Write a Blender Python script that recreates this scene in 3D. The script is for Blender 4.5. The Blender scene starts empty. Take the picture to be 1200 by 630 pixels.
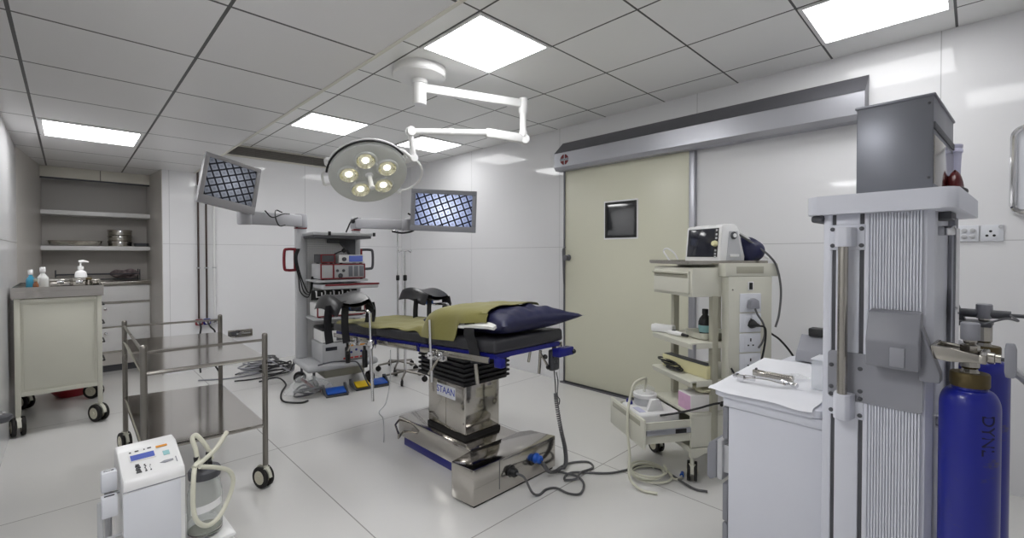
import bpy, bmesh, math, random
from mathutils import Vector, Matrix, Euler
random.seed(7)
SC = bpy.context.scene
COL = SC.collection
PI = math.pi
def V(*a): return Vector(a)

# ------------------------------------------------------------------ materials
def lin(c):
    c = c/255.0
    return c/12.92 if c <= 0.04045 else ((c+0.055)/1.055)**2.4
def rgb(r, g, b): return (lin(r), lin(g), lin(b), 1)

def mat(name, col, rough=0.5, metal=0.0, spec=0.5, noise=0.04, nscale=6.0, bump=0.0, bscale=60.0,
        trans=0.0, ior=1.45, alpha=1.0, emit=None, estr=0.0, coat=0.0, sheen=0.0, rnoise=0.08):
    m = bpy.data.materials.new(name); m.use_nodes = True
    nt = m.node_tree; N = nt.nodes; L = nt.links
    p = N['Principled BSDF']
    p.inputs['Base Color'].default_value = col
    p.inputs['Roughness'].default_value = rough
    p.inputs['Metallic'].default_value = metal
    p.inputs['Specular IOR Level'].default_value = spec
    p.inputs['Transmission Weight'].default_value = trans
    p.inputs['IOR'].default_value = ior
    p.inputs['Alpha'].default_value = alpha
    p.inputs['Coat Weight'].default_value = coat
    p.inputs['Sheen Weight'].default_value = sheen
    if emit:
        p.inputs['Emission Color'].default_value = emit
        p.inputs['Emission Strength'].default_value = estr
    tc = N.new('ShaderNodeTexCoord')
    if noise > 0:
        n = N.new('ShaderNodeTexNoise'); n.inputs['Scale'].default_value = nscale; n.inputs['Detail'].default_value = 4
        L.new(tc.outputs['Object'], n.inputs['Vector'])
        mr = N.new('ShaderNodeMapRange')
        mr.inputs['To Min'].default_value = 1-noise; mr.inputs['To Max'].default_value = 1+noise
        L.new(n.outputs['Fac'], mr.inputs['Value'])
        mx = N.new('ShaderNodeMix'); mx.data_type = 'RGBA'; mx.blend_type = 'MULTIPLY'
        mx.inputs['Factor'].default_value = 1
        mx.inputs['A'].default_value = col
        L.new(mr.outputs['Result'], mx.inputs['B'])
        L.new(mx.outputs['Result'], p.inputs['Base Color'])
        if rnoise > 0:
            m2 = N.new('ShaderNodeMapRange')
            m2.inputs['To Min'].default_value = max(0.02, rough-rnoise); m2.inputs['To Max'].default_value = min(1, rough+rnoise)
            L.new(n.outputs['Fac'], m2.inputs['Value']); L.new(m2.outputs['Result'], p.inputs['Roughness'])
    if bump > 0:
        b = N.new('ShaderNodeTexNoise'); b.inputs['Scale'].default_value = bscale; b.inputs['Detail'].default_value = 3
        L.new(tc.outputs['Object'], b.inputs['Vector'])
        bp = N.new('ShaderNodeBump'); bp.inputs['Strength'].default_value = bump; bp.inputs['Distance'].default_value = 0.01
        L.new(b.outputs['Fac'], bp.inputs['Height']); L.new(bp.outputs['Normal'], p.inputs['Normal'])
    return m

def grid_mat(name, col, line, axes, width, rough=0.4, spec=0.5, vary=0.03, coat=0.0):
    """panels/tiles: thin joint lines at offset+k*pitch along the listed axes (metres, world position)"""
    m = bpy.data.materials.new(name); m.use_nodes = True
    nt = m.node_tree; N = nt.nodes; L = nt.links
    p = N['Principled BSDF']; p.inputs['Roughness'].default_value = rough
    p.inputs['Specular IOR Level'].default_value = spec; p.inputs['Coat Weight'].default_value = coat
    g = N.new('ShaderNodeNewGeometry'); s = N.new('ShaderNodeSeparateXYZ'); L.new(g.outputs['Position'], s.inputs[0])
    def math_(op, a, b=None):
        n = N.new('ShaderNodeMath'); n.operation = op
        for i, v in enumerate((a, b)):
            if v is None: continue
            if isinstance(v, (int, float)): n.inputs[i].default_value = v
            else: L.new(v, n.inputs[i])
        return n.outputs[0]
    mask = None; cells = []
    for ax, off, pitch in axes:
        q = math_('DIVIDE', math_('SUBTRACT', s.outputs[ax], off), pitch)
        f = math_('FRACT', q); cells.append(math_('FLOOR', q))
        dd = math_('MULTIPLY', math_('MINIMUM', f, math_('SUBTRACT', 1.0, f)), pitch)
        k = math_('LESS_THAN', dd, width/2)
        mask = k if mask is None else math_('MAXIMUM', mask, k)
    cx = N.new('ShaderNodeCombineXYZ')
    for i, c in enumerate(cells[:3]): L.new(c, cx.inputs[i])
    wn = N.new('ShaderNodeTexWhiteNoise'); wn.noise_dimensions = '3D'; L.new(cx.outputs[0], wn.inputs['Vector'])
    ns = N.new('ShaderNodeTexNoise'); ns.inputs['Scale'].default_value = 2.0; ns.inputs['Detail'].default_value = 5
    L.new(g.outputs['Position'], ns.inputs['Vector'])
    v = math_('ADD', math_('MULTIPLY', math_('SUBTRACT', wn.outputs['Value'], 0.5), vary*2), math_('MULTIPLY', math_('SUBTRACT', ns.outputs['Fac'], 0.5), vary*2))
    v = math_('ADD', v, 1.0)
    mx = N.new('ShaderNodeMix'); mx.data_type = 'RGBA'; mx.blend_type = 'MULTIPLY'; mx.inputs['Factor'].default_value = 1
    mx.inputs['A'].default_value = col; L.new(v, mx.inputs['B'])
    m2 = N.new('ShaderNodeMix'); m2.data_type = 'RGBA'
    L.new(mask, m2.inputs['Factor']); L.new(mx.outputs['Result'], m2.inputs['A']); m2.inputs['B'].default_value = line
    L.new(m2.outputs['Result'], p.inputs['Base Color'])
    bp = N.new('ShaderNodeBump'); bp.inputs['Strength'].default_value = 0.4; bp.inputs['Distance'].default_value = 0.003; bp.invert = True
    L.new(mask, bp.inputs['Height']); L.new(bp.outputs['Normal'], p.inputs['Normal'])
    return m

def screen_mat(name, bright, pitch, ang, estr, tint=(150, 170, 235)):
    """a lit display showing a slanted lattice of pale squares"""
    m = bpy.data.materials.new(name); m.use_nodes = True
    nt = m.node_tree; N = nt.nodes; L = nt.links; p = N['Principled BSDF']
    p.inputs['Base Color'].default_value = (.01, .01, .015, 1); p.inputs['Roughness'].default_value = .5; p.inputs['Specular IOR Level'].default_value = .12
    tc = N.new('ShaderNodeTexCoord'); mp = N.new('ShaderNodeMapping'); mp.inputs['Rotation'].default_value = (0, 0, ang)
    mp.inputs['Scale'].default_value = (1/pitch, 1/pitch, 1)
    sh = N.new('ShaderNodeSeparateXYZ'); L.new(tc.outputs['Object'], sh.inputs[0])
    cb = N.new('ShaderNodeCombineXYZ'); L.new(sh.outputs[0], cb.inputs[0]); L.new(sh.outputs[2], cb.inputs[1])
    L.new(cb.outputs[0], mp.inputs['Vector'])
    s = N.new('ShaderNodeSeparateXYZ'); L.new(mp.outputs[0], s.inputs[0])
    def M(op, a, b=None):
        n = N.new('ShaderNodeMath'); n.operation = op
        for i, v in enumerate((a, b)):
            if v is None: continue
            if isinstance(v, (int, float)): n.inputs[i].default_value = v
            else: L.new(v, n.inputs[i])
        return n.outputs[0]
    ds = []
    for i in (0, 1):
        f = M('FRACT', s.outputs[i]); ds.append(M('ABSOLUTE', M('SUBTRACT', f, 0.5)))
    dm = M('MAXIMUM', ds[0], ds[1])
    sq = M('LESS_THAN', dm, 0.385); core = M('LESS_THAN', dm, 0.17)
    ln = N.new('ShaderNodeVectorMath'); ln.operation = 'LENGTH'; L.new(cb.outputs[0], ln.inputs[0])
    fall = M('MAXIMUM', M('SUBTRACT', 1.0, M('MULTIPLY', ln.outputs['Value'], 2.2)), 0.2)
    val = M('MULTIPLY', M('MULTIPLY', sq, M('SUBTRACT', 1.0, M('MULTIPLY', core, 0.3))), fall)
    val = M('ADD', M('MULTIPLY', val, bright), 0.012)
    mx = N.new('ShaderNodeMix'); mx.data_type = 'RGBA'
    L.new(M('MULTIPLY', fall, 0.9), mx.inputs['Factor'])
    mx.inputs['A'].default_value = rgb(*tint); mx.inputs['B'].default_value = rgb(225, 232, 250)
    L.new(mx.outputs['Result'], p.inputs['Emission Color'])
    L.new(M('MULTIPLY', val, estr), p.inputs['Emission Strength'])
    return m

M_wall_r = grid_mat('wall panels', rgb(229, 229, 231), rgb(192, 192, 194), [(1, .148, 1.4515), (2, 1.40, 5.0)], .005, rough=.06, spec=.3, vary=.012)
M_wall_b = grid_mat('wall panels back', rgb(229, 229, 231), rgb(196, 196, 198), [(0, 2.25, 1.45), (2, 1.44, 5.0)], .005, rough=.06, spec=.3, vary=.012)
M_wall_l = grid_mat('wall panels left', rgb(222, 222, 224), rgb(172, 172, 174), [(1, .6, 1.45), (2, 1.42, 5.0)], .005, rough=.15, spec=.5, vary=.012)
M_floor = grid_mat('floor tiles', rgb(218, 217, 215), rgb(160, 158, 156), [(0, 1.012, 1.39), (1, 1.625, 1.68)], .006, rough=.16, spec=.5, vary=.02)
M_ceil = grid_mat('ceiling tiles', rgb(238, 238, 237), rgb(70, 70, 70), [(0, 1.608, .6), (1, 2.483, .6)], .012, rough=.45, vary=.02)
M_soff = grid_mat('soffit tiles', rgb(222, 221, 221), rgb(66, 66, 66), [(0, -.155, .597), (1, 2.58, .62)], .013, rough=.4, vary=.02)
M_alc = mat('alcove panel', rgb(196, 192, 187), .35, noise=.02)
M_trim = mat('cream trim', rgb(216, 213, 203), .4, noise=.03)
M_white = mat('white enamel', rgb(231, 231, 231), .3, noise=.02)
M_whiteplastic = mat('white plastic', rgb(218, 220, 226), .38, noise=.02)
M_machine = mat('machine white', rgb(214, 216, 225), .38, noise=.02)
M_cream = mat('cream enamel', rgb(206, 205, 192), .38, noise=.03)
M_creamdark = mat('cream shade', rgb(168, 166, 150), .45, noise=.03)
M_door = mat('door laminate', rgb(212, 211, 192), .35, noise=.02, nscale=2)
M_alum = mat('brushed aluminium', rgb(176, 177, 184), .38, metal=.7, noise=.03)
M_alumdark = mat('anodised grey', rgb(112, 112, 118), .42, metal=.6, noise=.03)
M_steel = mat('stainless steel', rgb(176, 172, 164), .2, metal=1.0, noise=.06, nscale=4, rnoise=.1)
M_steelmir = mat('polished sheet steel', rgb(190, 186, 180), .11, metal=1.0, noise=.05, nscale=3, rnoise=.05)
M_chrome = mat('chrome', rgb(220, 220, 222), .1, metal=1.0, noise=.02)
M_tubedark = mat('dull steel tube', rgb(138, 134, 128), .3, metal=.9, noise=.05)
M_grey = mat('grey plastic', rgb(146, 147, 154), .45, noise=.03)
M_greylt = mat('light grey plastic', rgb(186, 187, 190), .42, noise=.03)
M_bezel = mat('monitor grey', rgb(156, 155, 158), .45, noise=.02)
M_greydk = mat('dark grey plastic', rgb(78, 79, 84), .5, noise=.04)
M_black = mat('black plastic', rgb(26, 26, 28), .45, noise=.05)
M_rubber = mat('black rubber', rgb(30, 28, 27), .65, noise=.05)
M_red = mat('red trim', rgb(120, 22, 34), .4, noise=.04)
M_redbasin = mat('red plastic', rgb(170, 22, 40), .3, noise=.04)
M_blue = mat('blue enamel', rgb(24, 28, 120), .3, noise=.05)
M_cyl = None
M_brass = mat('brass collar', rgb(92, 80, 52), .5, metal=.6, noise=.2, nscale=20)
M_matt = mat('black mattress vinyl', rgb(48, 48, 52), .42, noise=.06, bump=.15, bscale=25)
M_padblk = mat('black leather pad', rgb(34, 34, 37), .36, noise=.08, bump=.1, bscale=40)
M_strap = mat('black webbing', rgb(26, 26, 29), .7, noise=.1, bump=.1, bscale=200)
M_olive = mat('olive drape', rgb(128, 123, 66), .8, noise=.08, bump=.12, bscale=60, sheen=.2)
M_navy = mat('navy pillow cloth', rgb(26, 28, 64), .5, noise=.1, bump=.2, bscale=18, sheen=.0)
M_towel = mat('white towel', rgb(225, 225, 220), .85, noise=.04, bump=.3, bscale=120)
M_paper = mat('paper sheet', rgb(236, 237, 242), .8, noise=.015, bump=.05, bscale=30)
M_tube = mat('pale silicone tube', rgb(204, 203, 186), .35, noise=.04, spec=.6)
M_cable = mat('grey cable', rgb(88, 88, 90), .5, noise=.04)
M_blackcable = mat('black cable', rgb(22, 22, 24), .45, noise=.04)
M_pipe = mat('brown pipe', rgb(74, 62, 58), .4, metal=.3, noise=.06)
M_glass = mat('clear glass', (.93, .95, .94, 1), .03, noise=0, trans=.96, ior=1.3, spec=.5)
M_film = mat('clear film', (.85, .87, .88, 1), .12, noise=0, alpha=.22, spec=.8)
M_acrylic = mat('acrylic', (.85, .88, .92, 1), .06, noise=0, alpha=.3, spec=.7)
M_winglass = mat('dark window glass', rgb(38, 40, 42), .04, noise=0, spec=.8)
M_lampgrey = mat('lamp face', rgb(204, 206, 204), .4, noise=.03)
M_reflector = mat('lamp reflector', rgb(240, 238, 210), .12, metal=.9, noise=.05)
M_bulb = mat('lit bulb', (1, .93, .72, 1), .3, noise=0, emit=(1, .92, .68, 1), estr=6)
M_lens = mat('lamp lens', (1, .98, .88, 1), .04, noise=0, alpha=.16, spec=.8)
M_diff = mat('lit diffuser', (1, 1, 1, 1), .5, noise=0, emit=(1, 1, 1, 1), estr=15)
M_diff2 = mat('softly lit diffuser', (1, 1, 1, 1), .5, noise=0, emit=(1, 1, 1, 1), estr=8)
M_diff3 = mat('brightly lit diffuser', (1, 1, 1, 1), .5, noise=0, emit=(1, 1, 1, 1), estr=19)  # only for the unseen panel added above the camera
M_screen_l = screen_mat('slanted grid picture on left monitor', .45, .056, math.radians(-27), 1.0, (110, 118, 128))
M_screen_r = screen_mat('slanted grid picture on right monitor', 1.1, .066, math.radians(-22), 1.3)
M_darkscreen = mat('dark display', rgb(36, 38, 48), .12, noise=.02, spec=.6)
M_lcd = mat('blue display', rgb(70, 84, 150), .2, noise=.03, emit=rgb(96, 112, 190), estr=.25)
M_louver = mat('dark louvre', rgb(128, 124, 120), .5, noise=.05)
M_blue2 = mat('blue pedal', rgb(24, 84, 180), .4, noise=.05)
M_yellow = mat('yellow pedal', rgb(226, 190, 30), .4, noise=.05)
M_orange = mat('orange mark', rgb(222, 150, 50), .5, noise=.05)
M_pink = mat('pink printed carton', rgb(208, 168, 198), .6, noise=.15, nscale=30)
M_carton = mat('white carton', rgb(228, 226, 224), .6, noise=.03)
M_liquidblue = mat('blue liquid', rgb(60, 140, 170), .2, noise=.03)
M_bottle = mat('translucent white bottle', rgb(215, 216, 214), .3, noise=.03, alpha=.85)
M_cloth = mat('patterned cloth', rgb(128, 116, 118), .8, noise=1.6, nscale=22)
M_darkred = mat('dark red rubber', rgb(78, 12, 16), .3, noise=.05)
M_lilac = mat('lilac plastic', rgb(196, 196, 220), .4, noise=.03)
M_armgrey = mat('arm grey', rgb(158, 158, 162), .45, noise=.03)
M_block = mat('mid grey plastic', rgb(132, 133, 140), .45, noise=.03)
M_text = mat('dark lettering', rgb(40, 40, 46), .6, noise=0)
M_textblue = mat('blue lettering', rgb(40, 60, 170), .6, noise=0)
M_textdim = mat('dark ink', rgb(6, 6, 50), .6, noise=0)
M_emb = mat('dark red emblem', rgb(110, 14, 22), .4, noise=0)
M_teal = mat('pale teal key', rgb(150, 196, 200), .5, noise=0)
M_beigehub = mat('beige wheel hub', rgb(208, 204, 186), .45, noise=.05)
M_filter = mat('grey sheet metal', rgb(126, 128, 136), .36, metal=.5, noise=.06, nscale=3)
M_wood = mat('olive strip', rgb(220, 214, 168), .5, noise=.05)

def cylinder_paint():
    m = mat('worn blue paint', rgb(22, 32, 138), .3, noise=0, coat=.2)
    nt = m.node_tree; N = nt.nodes; L = nt.links; p = N['Principled BSDF']
    tc = N.new('ShaderNodeTexCoord'); mp = N.new('ShaderNodeMapping'); mp.inputs['Scale'].default_value = (9, 9, 16)
    n = N.new('ShaderNodeTexNoise'); n.inputs['Scale'].default_value = 1.6; n.inputs['Detail'].default_value = 8; n.inputs['Roughness'].default_value = .65
    L.new(tc.outputs['Object'], mp.inputs[0]); L.new(mp.outputs[0], n.inputs['Vector'])
    r = N.new('ShaderNodeValToRGB'); r.color_ramp.elements[0].position = .60; r.color_ramp.elements[1].position = .72
    r.color_ramp.elements[0].color = rgb(22, 32, 138); r.color_ramp.elements[1].color = rgb(66, 62, 84)
    L.new(n.outputs['Fac'], r.inputs['Fac']); L.new(r.outputs['Color'], p.inputs['Base Color'])
    return m
M_cyl = cylinder_paint()

# ------------------------------------------------------------------ mesh builder
class MB:
    def __init__(s, M=None): s.bm = bmesh.new(); s.M = M or Matrix()
    def _fin(s, vs):
        for v in vs: v.co = s.M @ v.co
        return s
    def box(s, x0, x1, y0, y1, z0, z1, bev=0.0, seg=2, R=None):
        c = V((x0+x1)/2, (y0+y1)/2, (z0+z1)/2)
        r = bmesh.ops.create_cube(s.bm, size=1.0)
        vs = r['verts']
        for v in vs: v.co = V(v.co.x*(x1-x0), v.co.y*(y1-y0), v.co.z*(z1-z0))
        if bev > 0:
            b = min(bev, .49*min(abs(x1-x0), abs(y1-y0), abs(z1-z0)))
            es = list({e for v in vs for e in v.link_edges})
            g = bmesh.ops.bevel(s.bm, geom=es, offset=b, segments=seg, affect='EDGES', profile=.5)
            vs = list({v for f in g['faces'] for v in f.verts} | {v for v in vs if v.is_valid})
            # collect whole island
            st = list(vs); seen = set(vs)
            while st:
                v = st.pop()
                for e in v.link_edges:
                    o = e.other_vert(v)
                    if o not in seen: seen.add(o); st.append(o)
            vs = list(seen)
        for v in vs:
            if R is not None: v.co = R @ v.co
            v.co = s.M @ (v.co + c)
        return s
    def tube(s, pts, r, n=10, caps=True, closed=False):
        pts = [Vector(p) for p in pts]; k = len(pts)
        rs = r if isinstance(r, (list, tuple)) else [r]*k
        T = []
        for i in range(k):
            a = pts[(i-1) % k] if (closed or i > 0) else pts[i]
            b = pts[(i+1) % k] if (closed or i < k-1) else pts[i]
            t = (b-a); T.append(t.normalized() if t.length > 1e-9 else V(0, 0, 1))
        u = T[0].orthogonal().normalized(); rings = []
        for i in range(k):
            u = (u - T[i]*u.dot(T[i]))
            u = u.normalized() if u.length > 1e-6 else T[i].orthogonal().normalized()
            w = T[i].cross(u)
            rings.append([s.bm.verts.new(s.M @ (pts[i] + (u*math.cos(2*PI*j/n) + w*math.sin(2*PI*j/n))*rs[i])) for j in range(n)])
        m = k if closed else k-1
        for i in range(m):
            A = rings[i]; B = rings[(i+1) % k]
            for j in range(n):
                try: s.bm.faces.new((A[j], A[(j+1) % n], B[(j+1) % n], B[j]))
                except ValueError: pass
        if caps and not closed:
            s.bm.faces.new(rings[0][::-1]); s.bm.faces.new(rings[-1])
        return s
    def cyl(s, p0, p1, r, r2=None, n=20): return s.tube([p0, p1], [r, r if r2 is None else r2], n)
    def lathe(s, prof, o=(0, 0, 0), axis=(0, 0, 1), n=28, cap=True):
        q = Vector(axis).to_track_quat('Z', 'Y').to_matrix(); o = Vector(o); rings = []
        for (r, z) in prof:
            rings.append([s.bm.verts.new(s.M @ (o + q @ V(max(r, 1e-4)*math.cos(2*PI*j/n), max(r, 1e-4)*math.sin(2*PI*j/n), z))) for j in range(n)])
        for A, B in zip(rings, rings[1:]):
            for j in range(n): s.bm.faces.new((A[j], A[(j+1) % n], B[(j+1) % n], B[j]))
        if cap:
            s.bm.faces.new(rings[0][::-1]); s.bm.faces.new(rings[-1])
        return s
    def prism(s, poly, a0, a1, axis='z', bev=0.0):
        """polygon extruded along an axis: 'z' (x,y) / 'y' (x,z) / 'x' (y,z)"""
        def P(p, a):
            return {'z': V(p[0], p[1], a), 'y': V(p[0], a, p[1]), 'x': V(a, p[0], p[1])}[axis]
        A = [s.bm.verts.new(P(p, a0)) for p in poly]; B = [s.bm.verts.new(P(p, a1)) for p in poly]
        n = len(poly); fs = [s.bm.faces.new(A), s.bm.faces.new(B[::-1])]
        for i in range(n): fs.append(s.bm.faces.new((A[i], B[i], B[(i+1) % n], A[(i+1) % n])))
        vs = A+B
        if bev > 0:
            es = list({e for f in fs for e in f.edges})
            g = bmesh.ops.bevel(s.bm, geom=es, offset=bev, segments=2, affect='EDGES', profile=.5)
            seen = {v for f in g['faces'] for v in f.verts}; st = list(seen)
            while st:
                v = st.pop()
                for e in v.link_edges:
                    o = e.other_vert(v)
                    if o not in seen: seen.add(o); st.append(o)
            vs = list(seen)
        s._fin(vs); return s
    def surf(s, f, nu, nv, thick=0.0, closed_u=False):
        """parametric sheet f(u,v) with optional thickness"""
        g = [[s.bm.verts.new(s.M @ Vector(f(i/(nu-1 if not closed_u else nu), j/(nv-1)))) for j in range(nv)] for i in range(nu)]
        fs = []
        for i in range(nu if closed_u else nu-1):
            for j in range(nv-1):
                fs.append(s.bm.faces.new((g[i][j], g[(i+1) % nu][j], g[(i+1) % nu][j+1], g[i][j+1])))
        if thick:
            mu = nu if closed_u else nu-1
            for row in g:
                for v in row: v.normal_update()
            nor = [[None]*nv for _ in range(nu)]
            for i in range(nu):
                for j in range(nv):
                    if closed_u: a, c = g[(i-1) % nu][j].co, g[(i+1) % nu][j].co
                    else: a, c = g[max(i-1, 0)][j].co, g[min(i+1, nu-1)][j].co
                    b_, d = g[i][max(j-1, 0)].co, g[i][min(j+1, nv-1)].co
                    q = (c-a).cross(d-b_); nor[i][j] = q.normalized() if q.length > 1e-12 else V(0, 0, 1)
            h = [[s.bm.verts.new(g[i][j].co-nor[i][j]*thick) for j in range(nv)] for i in range(nu)]
            for i in range(mu):
                for j in range(nv-1):
                    s.bm.faces.new((h[i][j], h[i][j+1], h[(i+1) % nu][j+1], h[(i+1) % nu][j]))
                for j in (0, nv-1):
                    s.bm.faces.new((g[i][j], g[(i+1) % nu][j], h[(i+1) % nu][j], h[i][j]) if j else (g[(i+1) % nu][j], g[i][j], h[i][j], h[(i+1) % nu][j]))
            if not closed_u:
                for i in (0, nu-1):
                    for j in range(nv-1): s.bm.faces.new((g[i][j], g[i][j+1], h[i][j+1], h[i][j]))
        return s
    def ball(s, c, r, sc=(1, 1, 1), n=16):
        g = bmesh.ops.create_uvsphere(s.bm, u_segments=n, v_segments=max(8, n//2), radius=r)
        for v in g['verts']: v.co = s.M @ (V(v.co.x*sc[0], v.co.y*sc[1], v.co.z*sc[2]) + Vector(c))
        return s
    def build(s, name, m, parent=None, world=False, ang=35, smooth=True):
        bm = s.bm
        bmesh.ops.recalc_face_normals(bm, faces=bm.faces[:])
        if world and parent:
            r = parent
            while r.parent: r = r.parent
            bmesh.ops.transform(bm, matrix=MW[r.name].inverted(), verts=bm.verts[:])
        me = bpy.data.meshes.new(name); bm.to_mesh(me); bm.free()
        if smooth:
            me.polygons.foreach_set('use_smooth', [True]*len(me.polygons))
            me.set_sharp_from_angle(angle=math.radians(ang))
        me.materials.append(m)
        o = bpy.data.objects.new(name, me); COL.objects.link(o)
        if parent: o.parent = parent
        return o
MW = {}
def tag(o, label, cat, group=None):
    o['label'] = label; o['category'] = cat
    if group: o['group'] = group
    return o
def thing(name, label, cat, loc=(0, 0, 0), rotz=0.0, group=None, rot=None):
    o = bpy.data.objects.new(name, None); COL.objects.link(o)
    o.empty_display_size = .05; o.location = loc
    o.rotation_euler = rot if rot is not None else (0, 0, rotz)
    MW[o.name] = Matrix.Translation(Vector(loc)) @ Euler(o.rotation_euler).to_matrix().to_4x4()
    return tag(o, label, cat, group)
def struct(o): o['kind'] = 'structure'; return o
def copy_thing(root, loc, rotz=None, label=None, name=None):
    r = root.copy(); COL.objects.link(r); r.location = loc
    if rotz is not None: r.rotation_euler = (0, 0, rotz)
    if label: r['label'] = label
    MW[r.name] = Matrix.Translation(Vector(loc)) @ Euler(r.rotation_euler).to_matrix().to_4x4()
    for ch in list(root.children):
        c = ch.copy(); COL.objects.link(c); c.parent = r
        for g in ch.children:
            d = g.copy(); COL.objects.link(d); d.parent = c
    return r
def smooth_path(pts, n=8):
    """Catmull-Rom through the points"""
    P = [Vector(p) for p in pts]; P = [P[0]*2-P[1]] + P + [P[-1]*2-P[-2]]; out = []
    for i in range(1, len(P)-2):
        for k in range(n):
            t = k/n; a, b, c, d = P[i-1:i+3]
            out.append(.5*((2*b)+(c-a)*t+(2*a-5*b+4*c-d)*t*t+(3*b-a-3*c+d)*t**3))
    out.append(P[-2]); return out
def text(name, s, size, M, m, parent, ext=.0006, world=False, align='CENTER'):
    cu = bpy.data.curves.new(name, 'FONT'); cu.body = s; cu.size = size; cu.extrude = ext; cu.align_x = align; cu.align_y = 'CENTER'
    t = bpy.data.objects.new(name, cu); COL.objects.link(t)
    dg = bpy.context.evaluated_depsgraph_get(); dg.update()
    me = bpy.data.meshes.new_from_object(t.evaluated_get(dg)); bpy.data.objects.remove(t); bpy.data.curves.remove(cu)
    if world:
        r = parent
        while r.parent: r = r.parent
        M = MW[r.name].inverted() @ M
    me.transform(M); me.name = name; me.materials.clear(); me.materials.append(m)
    o = bpy.data.objects.new(name, me); COL.objects.link(o); o.parent = parent; return o
def frame_mat(o, x, y, z):
    """4x4 with the given axes"""
    m = Matrix((Vector(x), Vector(y), Vector(z))).transposed().to_4x4(); m.translation = Vector(o); return m
def caster(parent, x, y, top, R=.05, ang=0.0, hub=None, hood=None, twin=True, w=.02):
    """swivel castor: housing (part) with tyre and hub (sub-parts)"""
    hood = hood or M_cream; hub = hub or M_beigehub
    ax = V(math.cos(ang), math.sin(ang), 0); fw = V(-ax.y, ax.x, 0)
    c = V(x, y, R) + fw*.02
    b = MB()
    b.cyl((x, y, R*1.7), (x, y, top), .012, n=12)
    h = frame_mat((c.x, c.y, R), ax, fw, (0, 0, 1)); hb = MB(h)
    pr = [(R*1.12*math.cos(a), R*1.12*math.sin(a)) for a in [math.radians(d) for d in range(15, 176, 20)]]
    hb.prism(pr+[(-R*.5, R*.1), (R*.5, R*.1)], -w*.42, w*.42, 'x')
    me = bpy.data.meshes.new('t'); hb.bm.to_mesh(me); hb.bm.free(); b.bm.from_mesh(me); bpy.data.meshes.remove(me)
    b.cyl((x, y, R*1.55), (x, y, R*1.9), .02, n=14)
    o = b.build('caster', hood, parent)
    tb = MB(); hb2 = MB()
    for sgn in (-1, 1):
        o2 = c + ax*sgn*w*.95
        tb.lathe([(R*.62, -w*.45), (R*.95, -w*.45), (R, -w*.3), (R, w*.3), (R*.95, w*.45), (R*.62, w*.45)], o2, ax, 26)
        hb2.lathe([(R*.64, -w*.52), (R*.64, w*.52)], o2, ax, 20)
        hb2.lathe([(R*.2, w*.52*sgn), (R*.2, w*.7*sgn)], o2, ax, 12)
    tb.build('tyre', M_rubber, o); hb2.build('wheel_hub', hub, o)
    return o

# ------------------------------------------------------------------ room
LW, RW, BW, FW_ = -.315, 3.7, 6.2, -1.5
HC, HS, SX = 2.64, 2.25, 1.046
struct(MB().box(LW-.1, RW+.1, FW_-.1, 7.2, -.06, 0).build('floor', M_floor))
struct(MB().box(RW, RW+.1, FW_-.1, BW+.1, 0, HC+.06).build('wall_right', M_wall_r))
struct(MB().box(.74, RW, BW, BW+.1, 0, HC+.06).build('wall_back', M_wall_b))
struct(MB().box(LW-.1, LW, FW_-.1, 7.2, 0, HC+.06).build('wall_left', M_wall_l))
struct(MB().box(LW, RW, FW_-.1, FW_, 0, HC+.06).build('wall_front', M_wall_b))
struct(MB().box(SX-.01, RW, FW_, BW, HC, HC+.06).build('ceiling', M_ceil))
struct(MB().box(LW, SX-.016, FW_, 6.76, HS, HS+.06).build('ceiling_lowered', M_soff))
t1 = MB().box(SX-.016, SX, FW_, BW, HS-.006, HC)
struct(t1.build('trim_1', M_trim))
# alcove: back, splayed right jamb, left lining, front board above the top shelf
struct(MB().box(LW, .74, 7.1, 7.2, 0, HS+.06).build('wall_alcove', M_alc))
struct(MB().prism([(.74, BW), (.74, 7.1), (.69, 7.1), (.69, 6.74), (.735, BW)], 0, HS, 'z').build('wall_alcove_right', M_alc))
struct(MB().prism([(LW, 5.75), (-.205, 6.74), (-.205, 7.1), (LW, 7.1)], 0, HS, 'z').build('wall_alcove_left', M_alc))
pm = MB()
pm.box(-.204, .26, 6.75, 6.77, 2.135, HS-.003, .002); pm.box(.266, .69, 6.75, 6.77, 2.135, HS-.003, .002)
struct(pm.build('trim_2', M_trim))
struct(MB().box(-.204, .69, 6.771, 6.776, 2.13, HS-.002).build('trim_4', M_greydk))
struct(MB().box(-.204, .69, 6.757, 6.772, 2.118, 2.135).build('trim_3', M_greydk))

# ceiling lights
def ceiling_light(x0, x1, y0, y1, z, label, dm=None):
    t = thing('ceiling_light', label, 'ceiling light', ((x0+x1)/2, (y0+y1)/2, z), group='square ceiling light panels')
    f = MB(); w = .02
    a, b, c, d = x0+.006, x1-.006, y0+.006, y1-.006
    f.box(a, b, c, c+w, z-.008, z+.0); f.box(a, b, d-w, d, z-.008, z+.0)
    f.box(a, a+w, c+w, d-w, z-.008, z+.0); f.box(b-w, b, c+w, d-w, z-.008, z+.0)
    f.build('frame', M_white, t, world=True)
    MB().box(a+w, b-w, c+w, d-w, z-.005, z-.001).build('diffuser', dm or M_diff, t, world=True)
    return t
ceiling_light(1.608, 2.208, 1.883, 2.483, HC, 'square lit ceiling panel nearest the round lamp mount')
ceiling_light(1.608, 2.208, 4.283, 4.883, HC, 'square lit ceiling panel between lowered ceiling and surgical lamp')
ceiling_light(2.808, 3.408, .083, .683, HC, 'lit ceiling panel above the grey steel box, beside right wall', M_diff2)
ceiling_light(2.808, 3.408, 4.283, 4.883, HC, 'small-looking lit ceiling panel behind the surgical lamp arm', M_diff2)
ceiling_light(-.145, .432, 4.45, 5.05, HS, 'lit panel in the lowered ceiling at left, before the alcove')

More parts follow.
